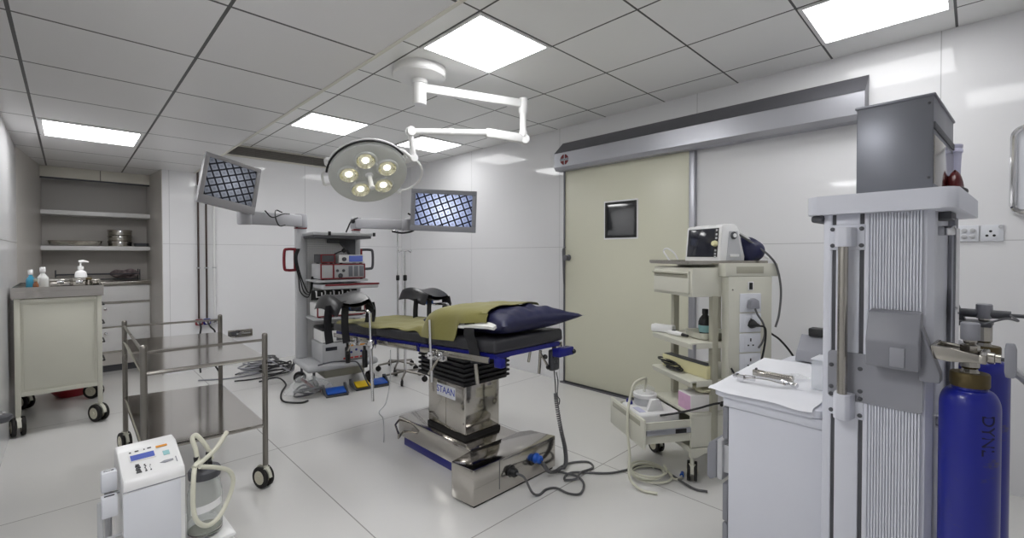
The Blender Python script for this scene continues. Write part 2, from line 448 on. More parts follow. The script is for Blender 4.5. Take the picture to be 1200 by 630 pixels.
ceiling_light(-.145, .432, .73, 1.35, HS, 'added lit panel in the lowered ceiling above the camera, out of the picture', M_diff3)  # unseen panel added to brighten the camera side of the room
ceiling_light(1.608, 2.208, -.517, .083, HC, 'added lit ceiling panel over the white machine, out of the picture', M_diff2)  # second unseen panel, added to even out the brightness on the right
# return-air grille at the top of the back wall
g = thing('air_grille', 'long dark louvred air grille at the top of the back wall', 'air grille', (2.1, BW, 2.57))
f = MB()
f.box(1.06, 2.9, BW-.02, BW, 2.495, 2.515, .003); f.box(1.06, 2.9, BW-.02, BW, 2.622, 2.638, .003)
f.box(2.88, 2.9, BW-.02, BW, 2.515, 2.622)
f.build('frame', M_trim, g, world=True)
sl = MB(); sl.box(1.06, 2.88, BW-.004, BW, 2.515, 2.622)
for i in range(6):
    z = 2.523+i*.0175
    sl.box(1.06, 2.88, BW-.018, BW-.004, z, z+.004, R=Matrix.Rotation(.5, 3, 'X'))
for k in range(5): sl.box(1.3+k*.35, 1.31+k*.35, BW-.019, BW-.004, 2.515, 2.622)
sl.build('louvre_panel', M_louver, g, world=True)

# door header, sliding door
h = thing('sliding_door_header', 'long grey aluminium cover housing the sliding door track', 'door header', (RW, 1.75, 2.17))
RQ = RW-.001
prof = [(RQ, 2.475), (3.56, 2.345), (3.56, 2.205), (3.585, 2.172), (RW-.02, 2.172), (RQ, 2.19)]
MB().prism(prof, .486, 3.006, 'y').build('cover', M_alum, h, world=True, ang=20)
MB().prism([(RQ, 2.478), (3.556, 2.3445), (3.56, 2.3445), (RQ, 2.472)], .484, 3.008, 'y').build('top_flashing', M_alumdark, h, world=True)
e = MB()
for a0, a1 in ((.484, .4865), (3.0055, 3.0085)): e.prism([(p[0], p[1]) for p in prof], a0, a1, 'y')
e.build('end_cap', M_alumdark, h, world=True)
ME = frame_mat((3.5585, 2.875, 2.272), (0, -1, 0), (0, 0, 1), (-1, 0, 0))
eb = MB(ME)
R_ = .052
for q in range(4):
    a0 = q*PI/2
    poly = [(math.cos(a0)*.008+math.sin(a0)*0, 0)]
    cs = []
    for dx, dy in ((.006, .012), (.006, R_), (.022, R_*.93), (.043, .030), (R_, .012)):
        sx = 1 if q in (0, 3) else -1; sy = 1 if q in (0, 1) else -1
        cs.append((dx*sx, dy*sy))
    eb.prism(cs if (q % 2 == 0) else cs[::-1], 0, .0012, 'z')
eb.build('emblem', M_emb, h, world=True)
text('lettering', 'METAFLEX', .024, frame_mat((3.5583, 2.875, 2.272), (0, -1, 0), (0, 0, 1), (-1, 0, 0)), M_text, h, world=True)

d = thing('door_1', 'cream sliding door with small black-framed window', 'door', (3.68, 2.28, 0)); d['kind'] = 'structure'
MB().box(3.662, 3.699, 1.645, 2.945, .022, 2.172, .003).build('door_panel', M_door, d, world=True)
j = MB(); j.box(3.655, 3.699, 1.60, 1.645, .0, 2.172, .003)
j.build('door_frame', M_alum, d, world=True)
MB().box(3.652, 3.699, 2.945, 2.962, 0, 2.172, .002).build('door_seal', M_alumdark, d, world=True)
MB().box(3.63, 3.699, .6, 2.99, 0, .012, .002).build('floor_track', M_alumdark, d, world=True)
w0 = (2.125, 2.458, 1.478, 1.812)
wf = MB()
def ring(b, y0, y1, z0, z1, w, x0, x1):
    b.box(x0, x1, y0, y1, z0, z0+w); b.box(x0, x1, y0, y1, z1-w, z1)
    b.box(x0, x1, y0, y0+w, z0+w, z1-w); b.box(x0, x1, y1-w, y1, z0+w, z1-w)
ring(wf, w0[0]-.014, w0[1]+.014, w0[2]-.014, w0[3]+.014, .014, 3.6595, 3.6625); wf.build('window_border', M_white, d, world=True)
wf = MB(); ring(wf, w0[0], w0[1], w0[2], w0[3], .022, 3.656, 3.6625); wf.build('window_frame', M_black, d, world=True)
MB().box(3.660, 3.6622, w0[0]+.022, w0[1]-.022, w0[2]+.022, w0[3]-.022).build('window_pane', M_winglass, d, world=True)
hb = MB()
hb.lathe([(.032, 0), (.032, .006), (.016, .012), (.016, .04), (.028, .045), (.028, .062), (.01, .066)], (3.662, 2.90, 1.29), (-1, 0, 0), 20)
hb.tube(smooth_path([(3.63, 2.918, 1.40), (3.61, 2.93, 1.37), (3.605, 2.925, 1.29), (3.612, 2.925, 1.15), (3.62, 2.925, 1.02)]), .009, 8)
hb.build('door_handle', M_alumdark, d, world=True)

# whiteboard
wb = thing('whiteboard', 'whiteboard with rounded aluminium frame on the right wall', 'whiteboard', (RW, -.6, 1.54))
MB().box(3.685, 3.698, -1.08, -.16, 1.565, 1.985).build('board', M_whiteplastic, wb, world=True)
fp = []
for (cy, cz, a0) in ((-.19, 1.96, 0), (-1.05, 1.96, 90), (-1.05, 1.59, 180), (-.19, 1.59, 270)):
    for k in range(6):
        a = math.radians(a0+k*18); fp.append((3.683, cy+.045*math.cos(a), cz+.045*math.sin(a)))
MB().tube(fp, .015, 10, closed=True).build('frame', M_chrome, wb, world=True)

# wall plates
def plate(y0, y1, label, kind):
    t = thing('wall_switch_plate' if kind == 's' else 'wall_socket', label, 'switch' if kind == 's' else 'socket', (RW, (y0+y1)/2, 1.44))
    MB().box(3.688, 3.6995, y0+.002, y1-.002, 1.395, 1.487, .004).build('face_plate', M_whiteplastic, t, world=True)
    b = MB(); c = (y0+y1)/2
    if kind == 's':
        for dy in (-.017, .017):
            for dz in (-.017, .017): b.lathe([(.013, 0), (.012, .006), (.006, .009)], (3.688, c+dy, 1.441+dz), (-1, 0, 0), 16)
        b.build('button', M_greylt, t, world=True)
    else:
        b.lathe([(.034, 0), (.034, .003), (.030, .004)], (3.688, c+.005, 1.437), (-1, 0, 0), 24); b.build('socket_ring', M_whiteplastic, t, world=True)
        b = MB()
        for dy, dz in ((0, .014), (-.014, -.01), (.014, -.01)): b.lathe([(.0065, 0), (.006, .001)], (3.6835, c+.005+dy, 1.437+dz), (-1, 0, 0), 14)
        b.build('pin_hole', M_black, t, world=True)
        MB().lathe([(.009, 0), (.008, .006)], (3.688, y0+.014, 1.476), (-1, 0, 0), 14).build('button', M_greylt, t, world=True)
plate(-.115, -.02, 'white three-pin wall socket, rightmost plate of the row by the whiteboard', 'o')
plate(-.02, .07, 'four-button white wall plate, between the socket and the machine', 's')
plate(.07, .16, 'white wall plate partly hidden behind the white machine', 's')

t = thing('wall_valve', 'dark round fitting with chrome top at the left picture edge, on left wall', 'valve', (LW, 3.62, .455))
MB().lathe([(.0, -.025), (.034, -.023), (.046, -.01), (.046, .008), (.036, .016), (.0, .018)], (LW+.048, 3.60, .455), n=26).build('valve_body', M_greydk, t, world=True)
b = MB(); b.lathe([(.02, .015), (.02, .028), (.012, .036), (.0, .037)], (LW+.048, 3.60, .455), n=20); b.cyl((LW+.001, 3.60, .455), (LW+.02, 3.60, .455), .012); b.build('chrome_cap', M_chrome, t, world=True)
# gas pipes on the back wall and their outlets
for i, (x, m, lb, z0) in enumerate(((1.06, M_pipe, 'dark gas pipe nearest the alcove corner', .56), (1.137, M_pipe, 'dark gas pipe, middle of the three on the back wall', .56), (1.214, M_white, 'white gas pipe beside two dark pipes on back wall', .56))):
    t = thing('gas_pipe', lb, 'pipe', (x, BW-.03, 1.4))
    top = HS+.0 if x < SX-.02 else 2.60
    if x < SX: top = HS
    MB().cyl((x, BW-.03, z0+.03), (x, BW-.03, top if x < SX-.02 else 2.635), .010, n=12).build('tube', m, t, world=True)
    b = MB()
    for z in (1.17, 2.1):
        b.box(x-.018, x+.018, BW-.04, BW-.001, z-.008, z+.008, .003)
    b.build('clamp', M_greylt, t, world=True)
for x, m, lb in ((1.06, M_red, 'red-edged gas outlet block below the first dark pipe'), (1.137, M_blue, 'blue-edged gas outlet block below the middle pipe'), (1.214, M_greylt, 'white gas outlet block below the white pipe')):
    t = thing('gas_outlet', lb, 'gas outlet', (x, BW-.03, .55))
    MB().box(x-.036, x+.036, BW-.05, BW-.002, .515, .585, .012).build('housing', m, t, world=True)
    MB().lathe([(.024, 0), (.024, .008), (.014, .012), (.012, .03)], (x, BW-.05, .55), (0, -1, 0), 18).build('coupling', M_chrome, t, world=True)
tag(MB().tube(smooth_path([(1.06, BW-.09, .54), (1.06, BW-.13, .5), (1.05, BW-.14, .42), (1.06, BW-.12, .3), (1.05, BW-.11, .12), (1.04, BW-.2, .012)]), .009, 8).build('gas_hose', M_blackcable), 'black hose hanging from the red-edged gas outlet', 'hose')
tag(MB().tube(smooth_path([(1.137, BW-.09, .54), (1.15, BW-.14, .50), (1.19, BW-.15, .44), (1.18, BW-.13, .3), (1.17, BW-.12, .12), (1.2, BW-.25, .012)]), .009, 8).build('gas_hose', M_blackcable), 'black hose hanging from the blue-edged gas outlet', 'hose')
t = thing('wall_recess_plate', 'small steel recess plate low on the back wall', 'wall plate', (1.49, BW, .37))
b = MB(); b.box(1.35, 1.61, BW-.012, BW, .40, .415, .002); b.box(1.35, 1.61, BW-.012, BW, .325, .338, .002); b.box(1.595, 1.61, BW-.012, BW, .338, .40); b.box(1.35, 1.595, BW-.004, BW, .338, .40)
b.build('plate', M_steelmir, t, world=True)
MB().prism([(1.36, .398), (1.46, .398), (1.45, .35), (1.43, .34)], BW-.011, BW-.004, 'y').build('opening', M_greydk, t, world=True)
b = MB(); b.cyl((1.43, BW-.035, .372), (1.58, BW-.035, .372), .008, n=10); b.lathe([(.02, 0), (.02, .03)], (1.47, BW-.05, .372), (0, 1, 0), 14)
b.cyl((1.57, BW-.035, .372), (1.57, BW-.004, .372), .006, n=8)
b.build('valve', M_chrome, t, world=True)

# ------------------------------------------------------------------ alcove
for z, lb in ((1.745, 'upper white shelf board in the alcove, empty'), (1.368, 'lower white shelf board in the alcove, holding steel ware')):
    tag(MB().box(-.204, .69, 6.75, 7.1, z, z+.047, .004).build('wall_shelf', M_white), lb, 'shelf')
SH = 1.415
k = thing('drawer_cabinet', 'built-in white drawer cabinet below the alcove shelves', 'cabinet', (.23, 6.92, 0))
MB().box(-.204, .69, 6.78, 7.1, .08, .985).build('body', M_alc, k, world=True)
MB().box(-.204, .69, 6.72, 7.1, .985, 1.02, .004).build('worktop', M_steel, k, world=True)
MB().box(-.2, .66, 6.82, 7.08, 0, .08).build('plinth', M_greydk, k, world=True)
rows = [(.795, .975), (.515, .765), (.24, .495)]
for i, (z0, z1) in enumerate(rows):
    for (xa, xb) in ((-.2, .225), (.24, .68)):
        dr = MB().box(xa, xb, 6.755, 6.78, z0, z1, .004).build('drawer', M_white, k, world=True)
        if i: MB().lathe([(.006, 0), (.006, .012), (.014, .018), (.014, .026), (.004, .03)], (xa+.05 if xa > 0 else xb-.05, 6.755, z1-.05), (0, -1, 0), 14).build('knob', M_chrome, dr, world=True)
    MB().box(-.2, .68, 6.768, 6.78, z0-.018, z0-.004).build('rail_strip', M_steel, k, world=True)
# steel ware on the lower shelf
def lathe_obj(name, prof, o, m, parent=None, axis=(0, 0, 1), n=28, world=False): return MB().lathe(prof, o, axis, n).build(name, m, parent, world=world)
tr = MB()
def traysurf(b, x0, x1, y0, y1, z0, h, flare=.02, th=.002):
    pr = [(0, 0), (1, 0)]
    def f(u, v):
        a = 2*PI*u; k = [(.0, .0), (.85, 0), (.93, .15), (1, .95), (1.06, 1.0)]
        t = v*(len(k)-1); i = min(int(t), len(k)-2); q = t-i
        r = k[i][0]+(k[i+1][0]-k[i][0])*q; hh = k[i][1]+(k[i+1][1]-k[i][1])*q
        c, s_ = math.cos(a), math.sin(a); e = .35
        cx = math.copysign(abs(c)**e, c); sy = math.copysign(abs(s_)**e, s_)
        return ((x0+x1)/2+(x1-x0)/2/1.06*r*cx, (y0+y1)/2+(y1-y0)/2/1.06*r*sy, z0+h*hh)
    b.surf(f, 40, 9, th, closed_u=True)
traysurf(tr, -.17, .29, 6.78, 7.02, SH+.002, .055)
tag(tr.build('steel_tray', M_steel), 'wide shallow steel tray on the lower alcove shelf', 'tray')
for i, lb in enumerate(('round steel instrument drum at the bottom of the alcove stack', 'middle round steel drum of the three stacked in the alcove', 'top round steel drum of the alcove stack, with lid')):
    z = SH+i*.063
    t = thing('steel_drum', lb, 'steel drum', (.43, 6.9, z), group='stacked round steel drums')
    MB().lathe([(.102, 0), (.106, .004), (.106, .045)], n=36).build('drum_body', M_steel, t)
    MB().lathe([(.109, .04), (.111, .044), (.111, .058), (.106, .0625)], n=36).build('lid', M_steelmir, t)
    MB().box(-.014, .014, -.115, -.106, .02, .052, .003).build('clasp', M_chrome, t)
b = MB(); traysurf(b, .545, .685, 6.76, 6.95, SH+.002, .035); tag(b.build('instrument_tray', M_greydk), 'small dark tray beside the stacked steel drums', 'tray')
# counter: wire dish rack and patterned bundle
w = MB()
for x in (-.10, .60):
    w.tube([(x, 6.85, 1.022), (x, 6.85, 1.15)], .005, 6); w.tube([(x, 7.05, 1.022), (x, 7.05, 1.15)], .005, 6)
    w.tube([(x, 6.85, 1.10), (x, 7.05, 1.10)], .004, 6)
for y in (6.85, 7.05):
    w.tube([(-.10, y, 1.10), (.60, y, 1.10)], .006, 6); w.tube([(-.10, y, 1.04), (.60, y, 1.04)], .004, 6)
for i in range(11): w.tube([(-.06+i*.06, 6.85, 1.04), (-.06+i*.06, 7.05, 1.04)], .003, 6)
tag(w.build('wire_rack', M_greydk), 'low wire rack on the alcove drawer cabinet', 'rack')
b = MB()
def bundle(u, v):
    a = 2*PI*u; t = v
    r = (math.sin(PI*min(max(t, .02), .98))**.5)*(.05+.014*math.sin(5*a+7*t)+.01*math.sin(11*t))
    return (.34+.27*t, 6.95+r*1.15*math.cos(a), 1.048+.052+r*.9*math.sin(a))
b.surf(bundle, 28, 22, closed_u=True)
tag(b.build('cloth_bundle', M_cloth), 'crumpled patterned cloth bundle lying in the wire rack', 'cloth')

# ------------------------------------------------------------------ cream instrument cart at left
ct = thing('instrument_cart', 'cream metal cart with steel tray top, beside left wall', 'cart', (-.035, 5.26, 0))
x0, x1, y0, y1 = -.285, .187, 4.83, 5.68
b = MB()
for x in (x0, x1-.03):
    for y in (y0, y1-.03): b.box(x, x+.03, y, y+.03, .15, 1.0, .004)
for z in (.285, .965):
    b.box(x0+.03, x1-.03, y0+.002, y0+.028, z, z+.03, .003); b.box(x0+.03, x1-.03, y1-.028, y1-.002, z, z+.03, .003)
    b.box(x0+.002, x0+.028, y0+.03, y1-.03, z, z+.03, .003); b.box(x1-.028, x1-.002, y0+.03, y1-.03, z, z+.03, .003)
b.build('frame', M_cream, ct, world=True)
MB().box(x0+.03, x1-.03, y0+.012, y1-.012, .31, .97).build('cabinet_body', M_cream, ct, world=True)
MB().box(x0+.045, x1-.045, y0+.007, y0+.013, .33, .95, .003).build('side_panel', M_cream, ct, world=True)
for i in range(4):
    z = .33+i*.157
    dr = MB().box(x1-.032, x1+.002, y0+.045, y1-.045, z, z+.148, .003).build('drawer', M_cream, ct, world=True)
    MB().tube([(x1, y0+.3, z+.10), (x1+.025, y0+.3, z+.10), (x1+.025, y1-.3, z+.10), (x1, y1-.3, z+.10)], .006, 8).build('handle', M_black, dr, world=True)
b = MB()
b.box(x0-.012, x1+.012, y0-.012, y1+.012, 1.0, 1.048)
for a in ((x0-.012, x1+.012, y0-.012, y0-.008), (x0-.012, x1+.012, y1+.008, y1+.012), (x0-.012, x0-.008, y0-.008, y1+.008), (x1+.008, x1+.012, y0-.008, y1+.008)):
    b.box(a[0], a[1], a[2], a[3], 1.0485, 1.082)
b.build('steel_tray_top', M_steelmir, ct, world=True)
for (x, y, an) in ((x0+.015, y0+.015, .15), (x1-.015, y0+.015, .5), (x0+.015, y1-.015, .7), (x1-.015, y1-.015, .9)):
    cx, cy = x-(-.035), y-5.26
    caster(ct, cx, cy, .16, R=.068, ang=an, w=.026)
ZT = 1.048
def bottle(name, label, x, y, z, r, hgt, m, capm, neck=.4, caph=.03, cat='bottle'):
    t = thing(name, label, cat, (x, y, z))
    MB().lathe([(r*.9, 0), (r, .005), (r, hgt*.62), (r*.9, hgt*.72), (r*neck, hgt*.88), (r*neck, hgt)], n=20).build('bottle_body', m, t)
    MB().lathe([(r*neck*1.2, hgt*.97), (r*neck*1.25, hgt*.98), (r*neck*1.25, hgt+caph), (r*neck*1.1, hgt+caph+.003)], n=18).build('cap', capm, t)
    return t
t = bottle('spirit_bottle', 'small bottle of blue liquid on the cream cart, leftmost', -.205, 4.98, ZT, .026, .125, M_liquidblue, M_white)
t = bottle('saline_bottle', 'clear white-capped bottle on the cart beside the blue one', -.14, 4.95, ZT, .032, .145, M_bottle, M_white)
bottle('swab_jar', 'tiny brown glass vial at front corner of cream cart', -.175, 4.89, ZT, .016, .075, mat('amber glass', rgb(130, 82, 50), .2), M_creamdark, .6, .014, cat='vial')
t = thing('pump_dispenser', 'white pump soap dispenser on the cream cart', 'dispenser', (.075, 5.32, ZT))
MB().lathe([(.035, 0), (.04, .005), (.04, .10), (.034, .125), (.016, .14), (.016, .15)], n=22).build('bottle_body', M_white, t)
MB().lathe([(.02, .148), (.02, .172), (.006, .176), (.006, .208)], n=16).build('collar', M_white, t)
b = MB(); b.tube([(-.012, 0, .212), (.02, 0, .216), (.05, 0, .208)], [.011, .012, .006], 10); b.build('spout', M_white, t)
def steel_box(name, label, x, y, z, w, dp, h_, m=M_steelmir, rz=0, cat='steel box'):
    t = thing(name, label, cat, (x, y, z), rz)
    MB().box(-w/2, w/2, -dp/2, dp/2, 0, h_*.72, .004).build('box_body', m, t)
    MB().box(-w/2-.003, w/2+.003, -dp/2-.003, dp/2+.003, h_*.7, h_, .004).build('lid', m, t)
    MB().box(-.02, .02, -dp/2-.008, -dp/2-.003, h_*.55, h_*.8, .002).build('clasp', M_chrome, t)
    return t
steel_box('steriliser_box', 'long lidded steel box in the middle of cart top', -.045, 5.10, ZT, .15, .26, .085)
steel_box('steriliser_box', 'small steel box beside the pump dispenser', .06, 4.97, ZT, .07, .16, .09, M_steel)
t = bottle('swab_jar', 'squat steel jar between steel boxes and cart edge', .115, 4.95, ZT, .022, .075, M_steel, M_brass, .75, .012, cat='jar')
b = MB(); traysurf(b, .125, .195-.01, 4.85, 5.1, ZT+.002, .07); tag(b.build('kidney_tray', M_steelmir), 'narrow steel tray at the right edge of the cart top', 'tray')
# red basin on the floor behind the cart
b = MB()
b.lathe([(.11, .0), (.115, .002), (.17, .075), (.18, .078), (.18, .084), (.165, .08), (.108, .008), (.0, .008)], (.02, 5.95, 0), n=36, cap=False)
tag(b.build('red_basin', M_redbasin), 'red plastic basin on the floor behind the cream cart', 'basin')

# ------------------------------------------------------------------ two-shelf steel trolley
st = thing('steel_trolley', 'two-shelf stainless steel trolley on castors, empty', 'trolley', (.53, 3.38, 0))
PO = {'nl': (.258, 2.83), 'nr': (.79, 2.80), 'fl': (.266, 3.99), 'fr': (.80, 3.90)}
for k_, (x, y) in PO.items():
    p = MB(); p.cyl((x, y, .13), (x, y, .868), .0145, n=16); p.lathe([(.0145, .868), (.012, .876), (.004, .879)], (x, y, 0), n=14)
    p.build('post', M_tubedark, st, world=True)
def shelf(z, name):
    b = MB()
    pl = [PO['nl'], PO['nr'], PO['fr'], PO['fl']]
    b.prism([(x, y) for x, y in pl], z, z+.003, 'z')
    for a, c in zip(pl, pl[1:]+pl[:1]): b.tube([(a[0], a[1], z-.008), (c[0], c[1], z-.008)], .010, 8)
    return b.build(name, M_steelmir, st, world=True)
shelf(.745, 'top_shelf'); shelf(.362, 'bottom_shelf')
for a, c in (('nl', 'nr'), ('nl', 'fl'), ('fl', 'fr')):
    MB().tube([PO[a]+(.84,), PO[c]+(.84,)], .007, 10).build('rail', M_tubedark, st, world=True)
for k_, an in (('nl', .9), ('nr', .35), ('fl', .2), ('fr', 1.2)):
    caster(st, PO[k_][0]-.53, PO[k_][1]-3.38, .15, R=.06, ang=an, w=.019)

# ------------------------------------------------------------------ suction unit in the foreground
su = thing('suction_unit', 'white upright suction pump with sloped control panel, in foreground', 'suction unit', (.22, 2.24, 0), rotz=math.radians(2))
W2 = .0925
b = MB()
prf = [(-.12, .15), (-.122, .49), (-.112, .507), (.06, .556), (.12, .564), (.14, .55), (.147, .50), (.147, .15)]
b.prism(prf, -W2, W2, 'x', bev=.008); b.build('housing', M_white, su, ang=30)
b = MB(); b.box(-W2+.0, W2-.016, -.1245, -.121, .2, .462, .002); b.build('front_panel', M_whiteplastic, su)
b = MB(); b.box(-W2-.0005, W2+.0005, -.1238, -.1215, .466, .469); b.build('panel_joint', M_grey, su)
# control panel details lie on the slope
sl_ = math.atan2(.556-.507, .172); nrm = V(0, -math.sin(sl_), math.cos(sl_)); yv = V(0, math.cos(sl_), math.sin(sl_))
def pp(x, t): return V(x, -.112, .507) + yv*t + nrm*.0015
def onp(x, t): return frame_mat(pp(x, t), (1, 0, 0), yv, nrm)
MB(onp(-.022, .118)).box(-.040, .040, -.022, .022, 0, .002, .001).build('display_frame', M_white, su)
MB(onp(-.022, .118)).box(-.036, .036, -.017, .017, .001, .003).build('display', M_lcd, su)
MB(onp(.042, .155)).box(-.018, .018, -.004, .008, 0, .0012).build('warning_mark', M_orange, su)
MB(onp(.05, .105)).box(-.010, .010, -.014, .014, 0, .0012).build('key', M_teal, su)
b = MB(onp(0, 0))
for q in ((-.055, .158, .006), (-.035, .16, .012), (-.012, .161, .004), (.004, .163, .012)): b.box(q[0]-q[2]/2, q[0]+q[2]/2, q[1]-.003, q[1]+.003, 0, .0012)
b.build('indicator_marks', M_text, su)
b = MB(onp(0, 0))
for i, (xx, ww, n_) in enumerate(((-.043, .016, 6), (-.022, .006, 5), (-.008, .004, 4))):
    for j in range(n_):
        b.box(xx-ww/2+(j % 2)*.002, xx+ww/2-(j % 3)*.0015, .022+j*.0095, .028+j*.0095, 0, .0012)
b.build('lettering', M_text, su)
b = MB(onp(0, 0)); b.prism([(.022, .05), (.036, .058), (.064, .057), (.064, .047), (.036, .043)], 0, .001, 'z'); b.box(.072, .075, .032, .066, 0, .0012); b.build('wedge_mark', M_grey, su)
b = MB(); b.box(-.13, .255, -.17, .2, .12, .175, .025, 3); b.box(.10, .255, -.16, .12, .172, .195, .012); b.build('base', M_white, su)
for (x, y, an) in ((-.1, -.13, .3), (.21, -.13, .8), (-.1, .16, .2), (.21, .16, .5)): caster(su, x, y, .125, R=.045, ang=an, hood=M_greylt, w=.015)
b = MB()
b.tube([(-.125, -.02, .16), (-.125, -.02, .53)], .011, 10); b.tube([(-.15, -.075, .15), (-.15, -.075, .44)], .009, 10)
b.tube([(-.125, -.02, .44), (-W2, -.02, .44)], .007, 8); b.tube([(-.15, -.075, .3), (-W2, -.07, .3)], .007, 8)
b.build('side_rail', M_greylt, su)
for (x, y, z) in ((-.122, -.02, .455), (-.126, -.078, .385)):
    q = MB().box(x-.022, x+.022, y-.02, y+.02, z, z+.072, .004).build('clamp_box', M_whiteplastic, su)
    MB().box(x-.014, x+.014, y-.006, y+.002, z+.070, z+.0735).build('slot', M_text, q)
jr = thing('suction_jar', 'clear glass suction jar with grey lid beside the white pump', 'jar', (.386, 2.165, .197))
jr.scale = (.88, .88, .96); MW[jr.name] = Matrix.Translation((.386, 2.165, .197))
MB().lathe([(.05, .0), (.064, .006), (.069, .02), (.069, .175), (.060, .215), (.048, .235), (.048, .25), (.0445, .25), (.0445, .233), (.0565, .212), (.0655, .174), (.0655, .022), (.05, .01)], n=40, cap=False).build('glass_body', M_glass, jr)
MB().lathe([(.001, .010), (.05, .0105), (.064, .022), (.064, .028), (.001, .028)], n=36).build('fluid', mat('grey fluid', rgb(188, 188, 176), .1, noise=.02, alpha=.8), jr)
b = MB(); b.lathe([(.052, .236), (.062, .24), (.064, .268), (.058, .276), (.02, .282), (.0, .282)], n=36)
b.build('lid', M_greydk, jr)
b = MB(); b.cyl((.02, .02, .28), (.02, .02, .33), .012); b.cyl((-.025, .01, .28), (-.03, .012, .325), .011); b.box(-.04, .03, -.01, .015, .278, .30, .006); b.cyl((.0, -.02, .28), (.0, -.02, .315), .009)
b.build('valve_block', M_black, jr)
b = MB()
def lb_(u, v): return (.0697*math.cos(-2.6+u*1.9), .0697*math.sin(-2.6+u*1.9), .105+.03*v+.018*u)
b.surf(lb_, 14, 3, .0008); b.build('paper_label', M_white, jr)
tb = MB()
tb.tube(smooth_path([(.37, 2.14, .50), (.345, 2.10, .505), (.33, 2.05, .47), (.325, 2.03, .38), (.335, 2.02, .325), (.37, 2.03, .29), (.415, 2.06, .295), (.455, 2.09, .345), (.472, 2.10, .40), (.455, 2.09, .45), (.41, 2.07, .485), (.35, 2.05, .515)], 8), .0085, 10)
tag(tb.build('suction_tube', M_tube), 'pale tube looping down the front of the glass jar', 'tube')
tb = MB()
tb.tube(smooth_path([(.415, 2.185, .48), (.40, 2.19, .53), (.375, 2.2, .575), (.362, 2.205, .588), (.352, 2.2, .575), (.36, 2.185, .535), (.365, 2.17, .485)], 8), .0085, 10)
tag(tb.build('suction_tube', M_tube), 'pale tube standing upright in a narrow loop on the jar lid', 'tube')
tb = MB(); tb.tube(smooth_path([(.335, 2.08, .505), (.37, 2.11, .51), (.42, 2.14, .535), (.47, 2.19, .575)], 8), .009, 10)
tag(tb.build('suction_tube', M_tube), 'short pale tube end pointing out rightward above the jar lid', 'tube')

# ------------------------------------------------------------------ endoscopy tower
TW = thing('endoscopy_tower', 'grey equipment tower with red handles and two monitor arms', 'equipment tower', (1.97, 4.6, 0), rotz=math.radians(-6))
b = MB(); b.box(-.35, .35, -.27, .28, .195, .262, .03, 3); b.build('base_slab', M_greylt, TW)
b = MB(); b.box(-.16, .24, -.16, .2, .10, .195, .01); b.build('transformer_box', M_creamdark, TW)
for (x, y, an) in ((-.27, -.2, .4), (.29, -.2, .1), (-.28, .22, .9), (.28, .22, .5)):
    caster(TW, x, y, .2, R=.055, ang=an, hood=M_greydk, hub=M_greydk, w=.02)
for x, w in ((-.285, .05), (.285, .036)):
    b = MB(); b.box(x-w, x+w, .16, .25, .262, 1.585, .012); b.build('column', M_greylt, TW)
    b = MB(); b.box(x-w-.003, x+w+.003, .157, .253, 1.585, 1.60, .006); b.build('column_cap', M_red, TW)
def perf():
    m = mat('perforated panel', rgb(178, 178, 178), .5, noise=0)
    nt = m.node_tree; N = nt.nodes; L = nt.links; p = N['Principled BSDF']
    tc = N.new('ShaderNodeTexCoord'); mp = N.new('ShaderNodeMapping'); mp.inputs['Scale'].default_value = (60, 1, 60)
    L.new(tc.outputs['Object'], mp.inputs[0])
    s = N.new('ShaderNodeVectorMath'); s.operation = 'FRACTION'; L.new(mp.outputs[0], s.inputs[0])
    x = N.new('ShaderNodeSeparateXYZ'); L.new(s.outputs[0], x.inputs[0])
    def M(op, a, b_=None):
        n = N.new('ShaderNodeMath'); n.operation = op
        for i, v in enumerate((a, b_)):
            if v is None: continue
            if isinstance(v, (int, float)): n.inputs[i].default_value = v
            else: L.new(v, n.inputs[i])
        return n.outputs[0]
    d = M('ADD', M('POWER', M('SUBTRACT', x.outputs[0], .5), 2.0), M('POWER', M('SUBTRACT', x.outputs[2], .5), 2.0))
    k = M('LESS_THAN', d, .05)
    mx = N.new('ShaderNodeMix'); mx.data_type = 'RGBA'; L.new(k, mx.inputs['Factor'])
    mx.inputs['A'].default_value = rgb(222, 222, 222); mx.inputs['B'].default_value = rgb(120, 120, 122)
    L.new(mx.outputs['Result'], p.inputs['Base Color']); return m
MB().box(-.235, .25, .19, .2, .262, 1.5).build('back_panel', perf(), TW)
b = MB(); b.box(-.28, .30, -.24, .26, 1.51, 1.54, .008); b.build('top_shelf', M_greylt, TW)
b = MB(); b.box(-.27, .29, -.225, .19, 1.485, 1.51); b.prism([(.06, 1.485), (.248, 1.485), (.248, 1.20), (.17, 1.36)], .12, .19, 'y'); b.box(-.06, .05, .02, .1, 1.44, 1.485, .005); b.build('shelf_underside', M_greydk, TW)
b = MB()
for x in (-.13, .315): b.box(x-.012, x+.012, -.252, -.23, 1.508, 1.546, .004)
b.build('shelf_clip', M_black, TW)
def shelf_(z, name, front=-.22): return MB().box(-.25, .26, front, .19, z, z+.022, .005).build(name, M_greylt, TW)
shelf_(1.05, 'middle_shelf'); shelf_(.672, 'lower_shelf', -.15)
b = MB(); b.box(-.21, .34, -.30, .1, .985, 1.03, .012, 3); b.build('keyboard_drawer', M_greylt, TW)
b = MB(); b.box(-.19, .345, -.306, -.295, 1.018, 1.036, .004); b.build('red_lip', M_red, TW)
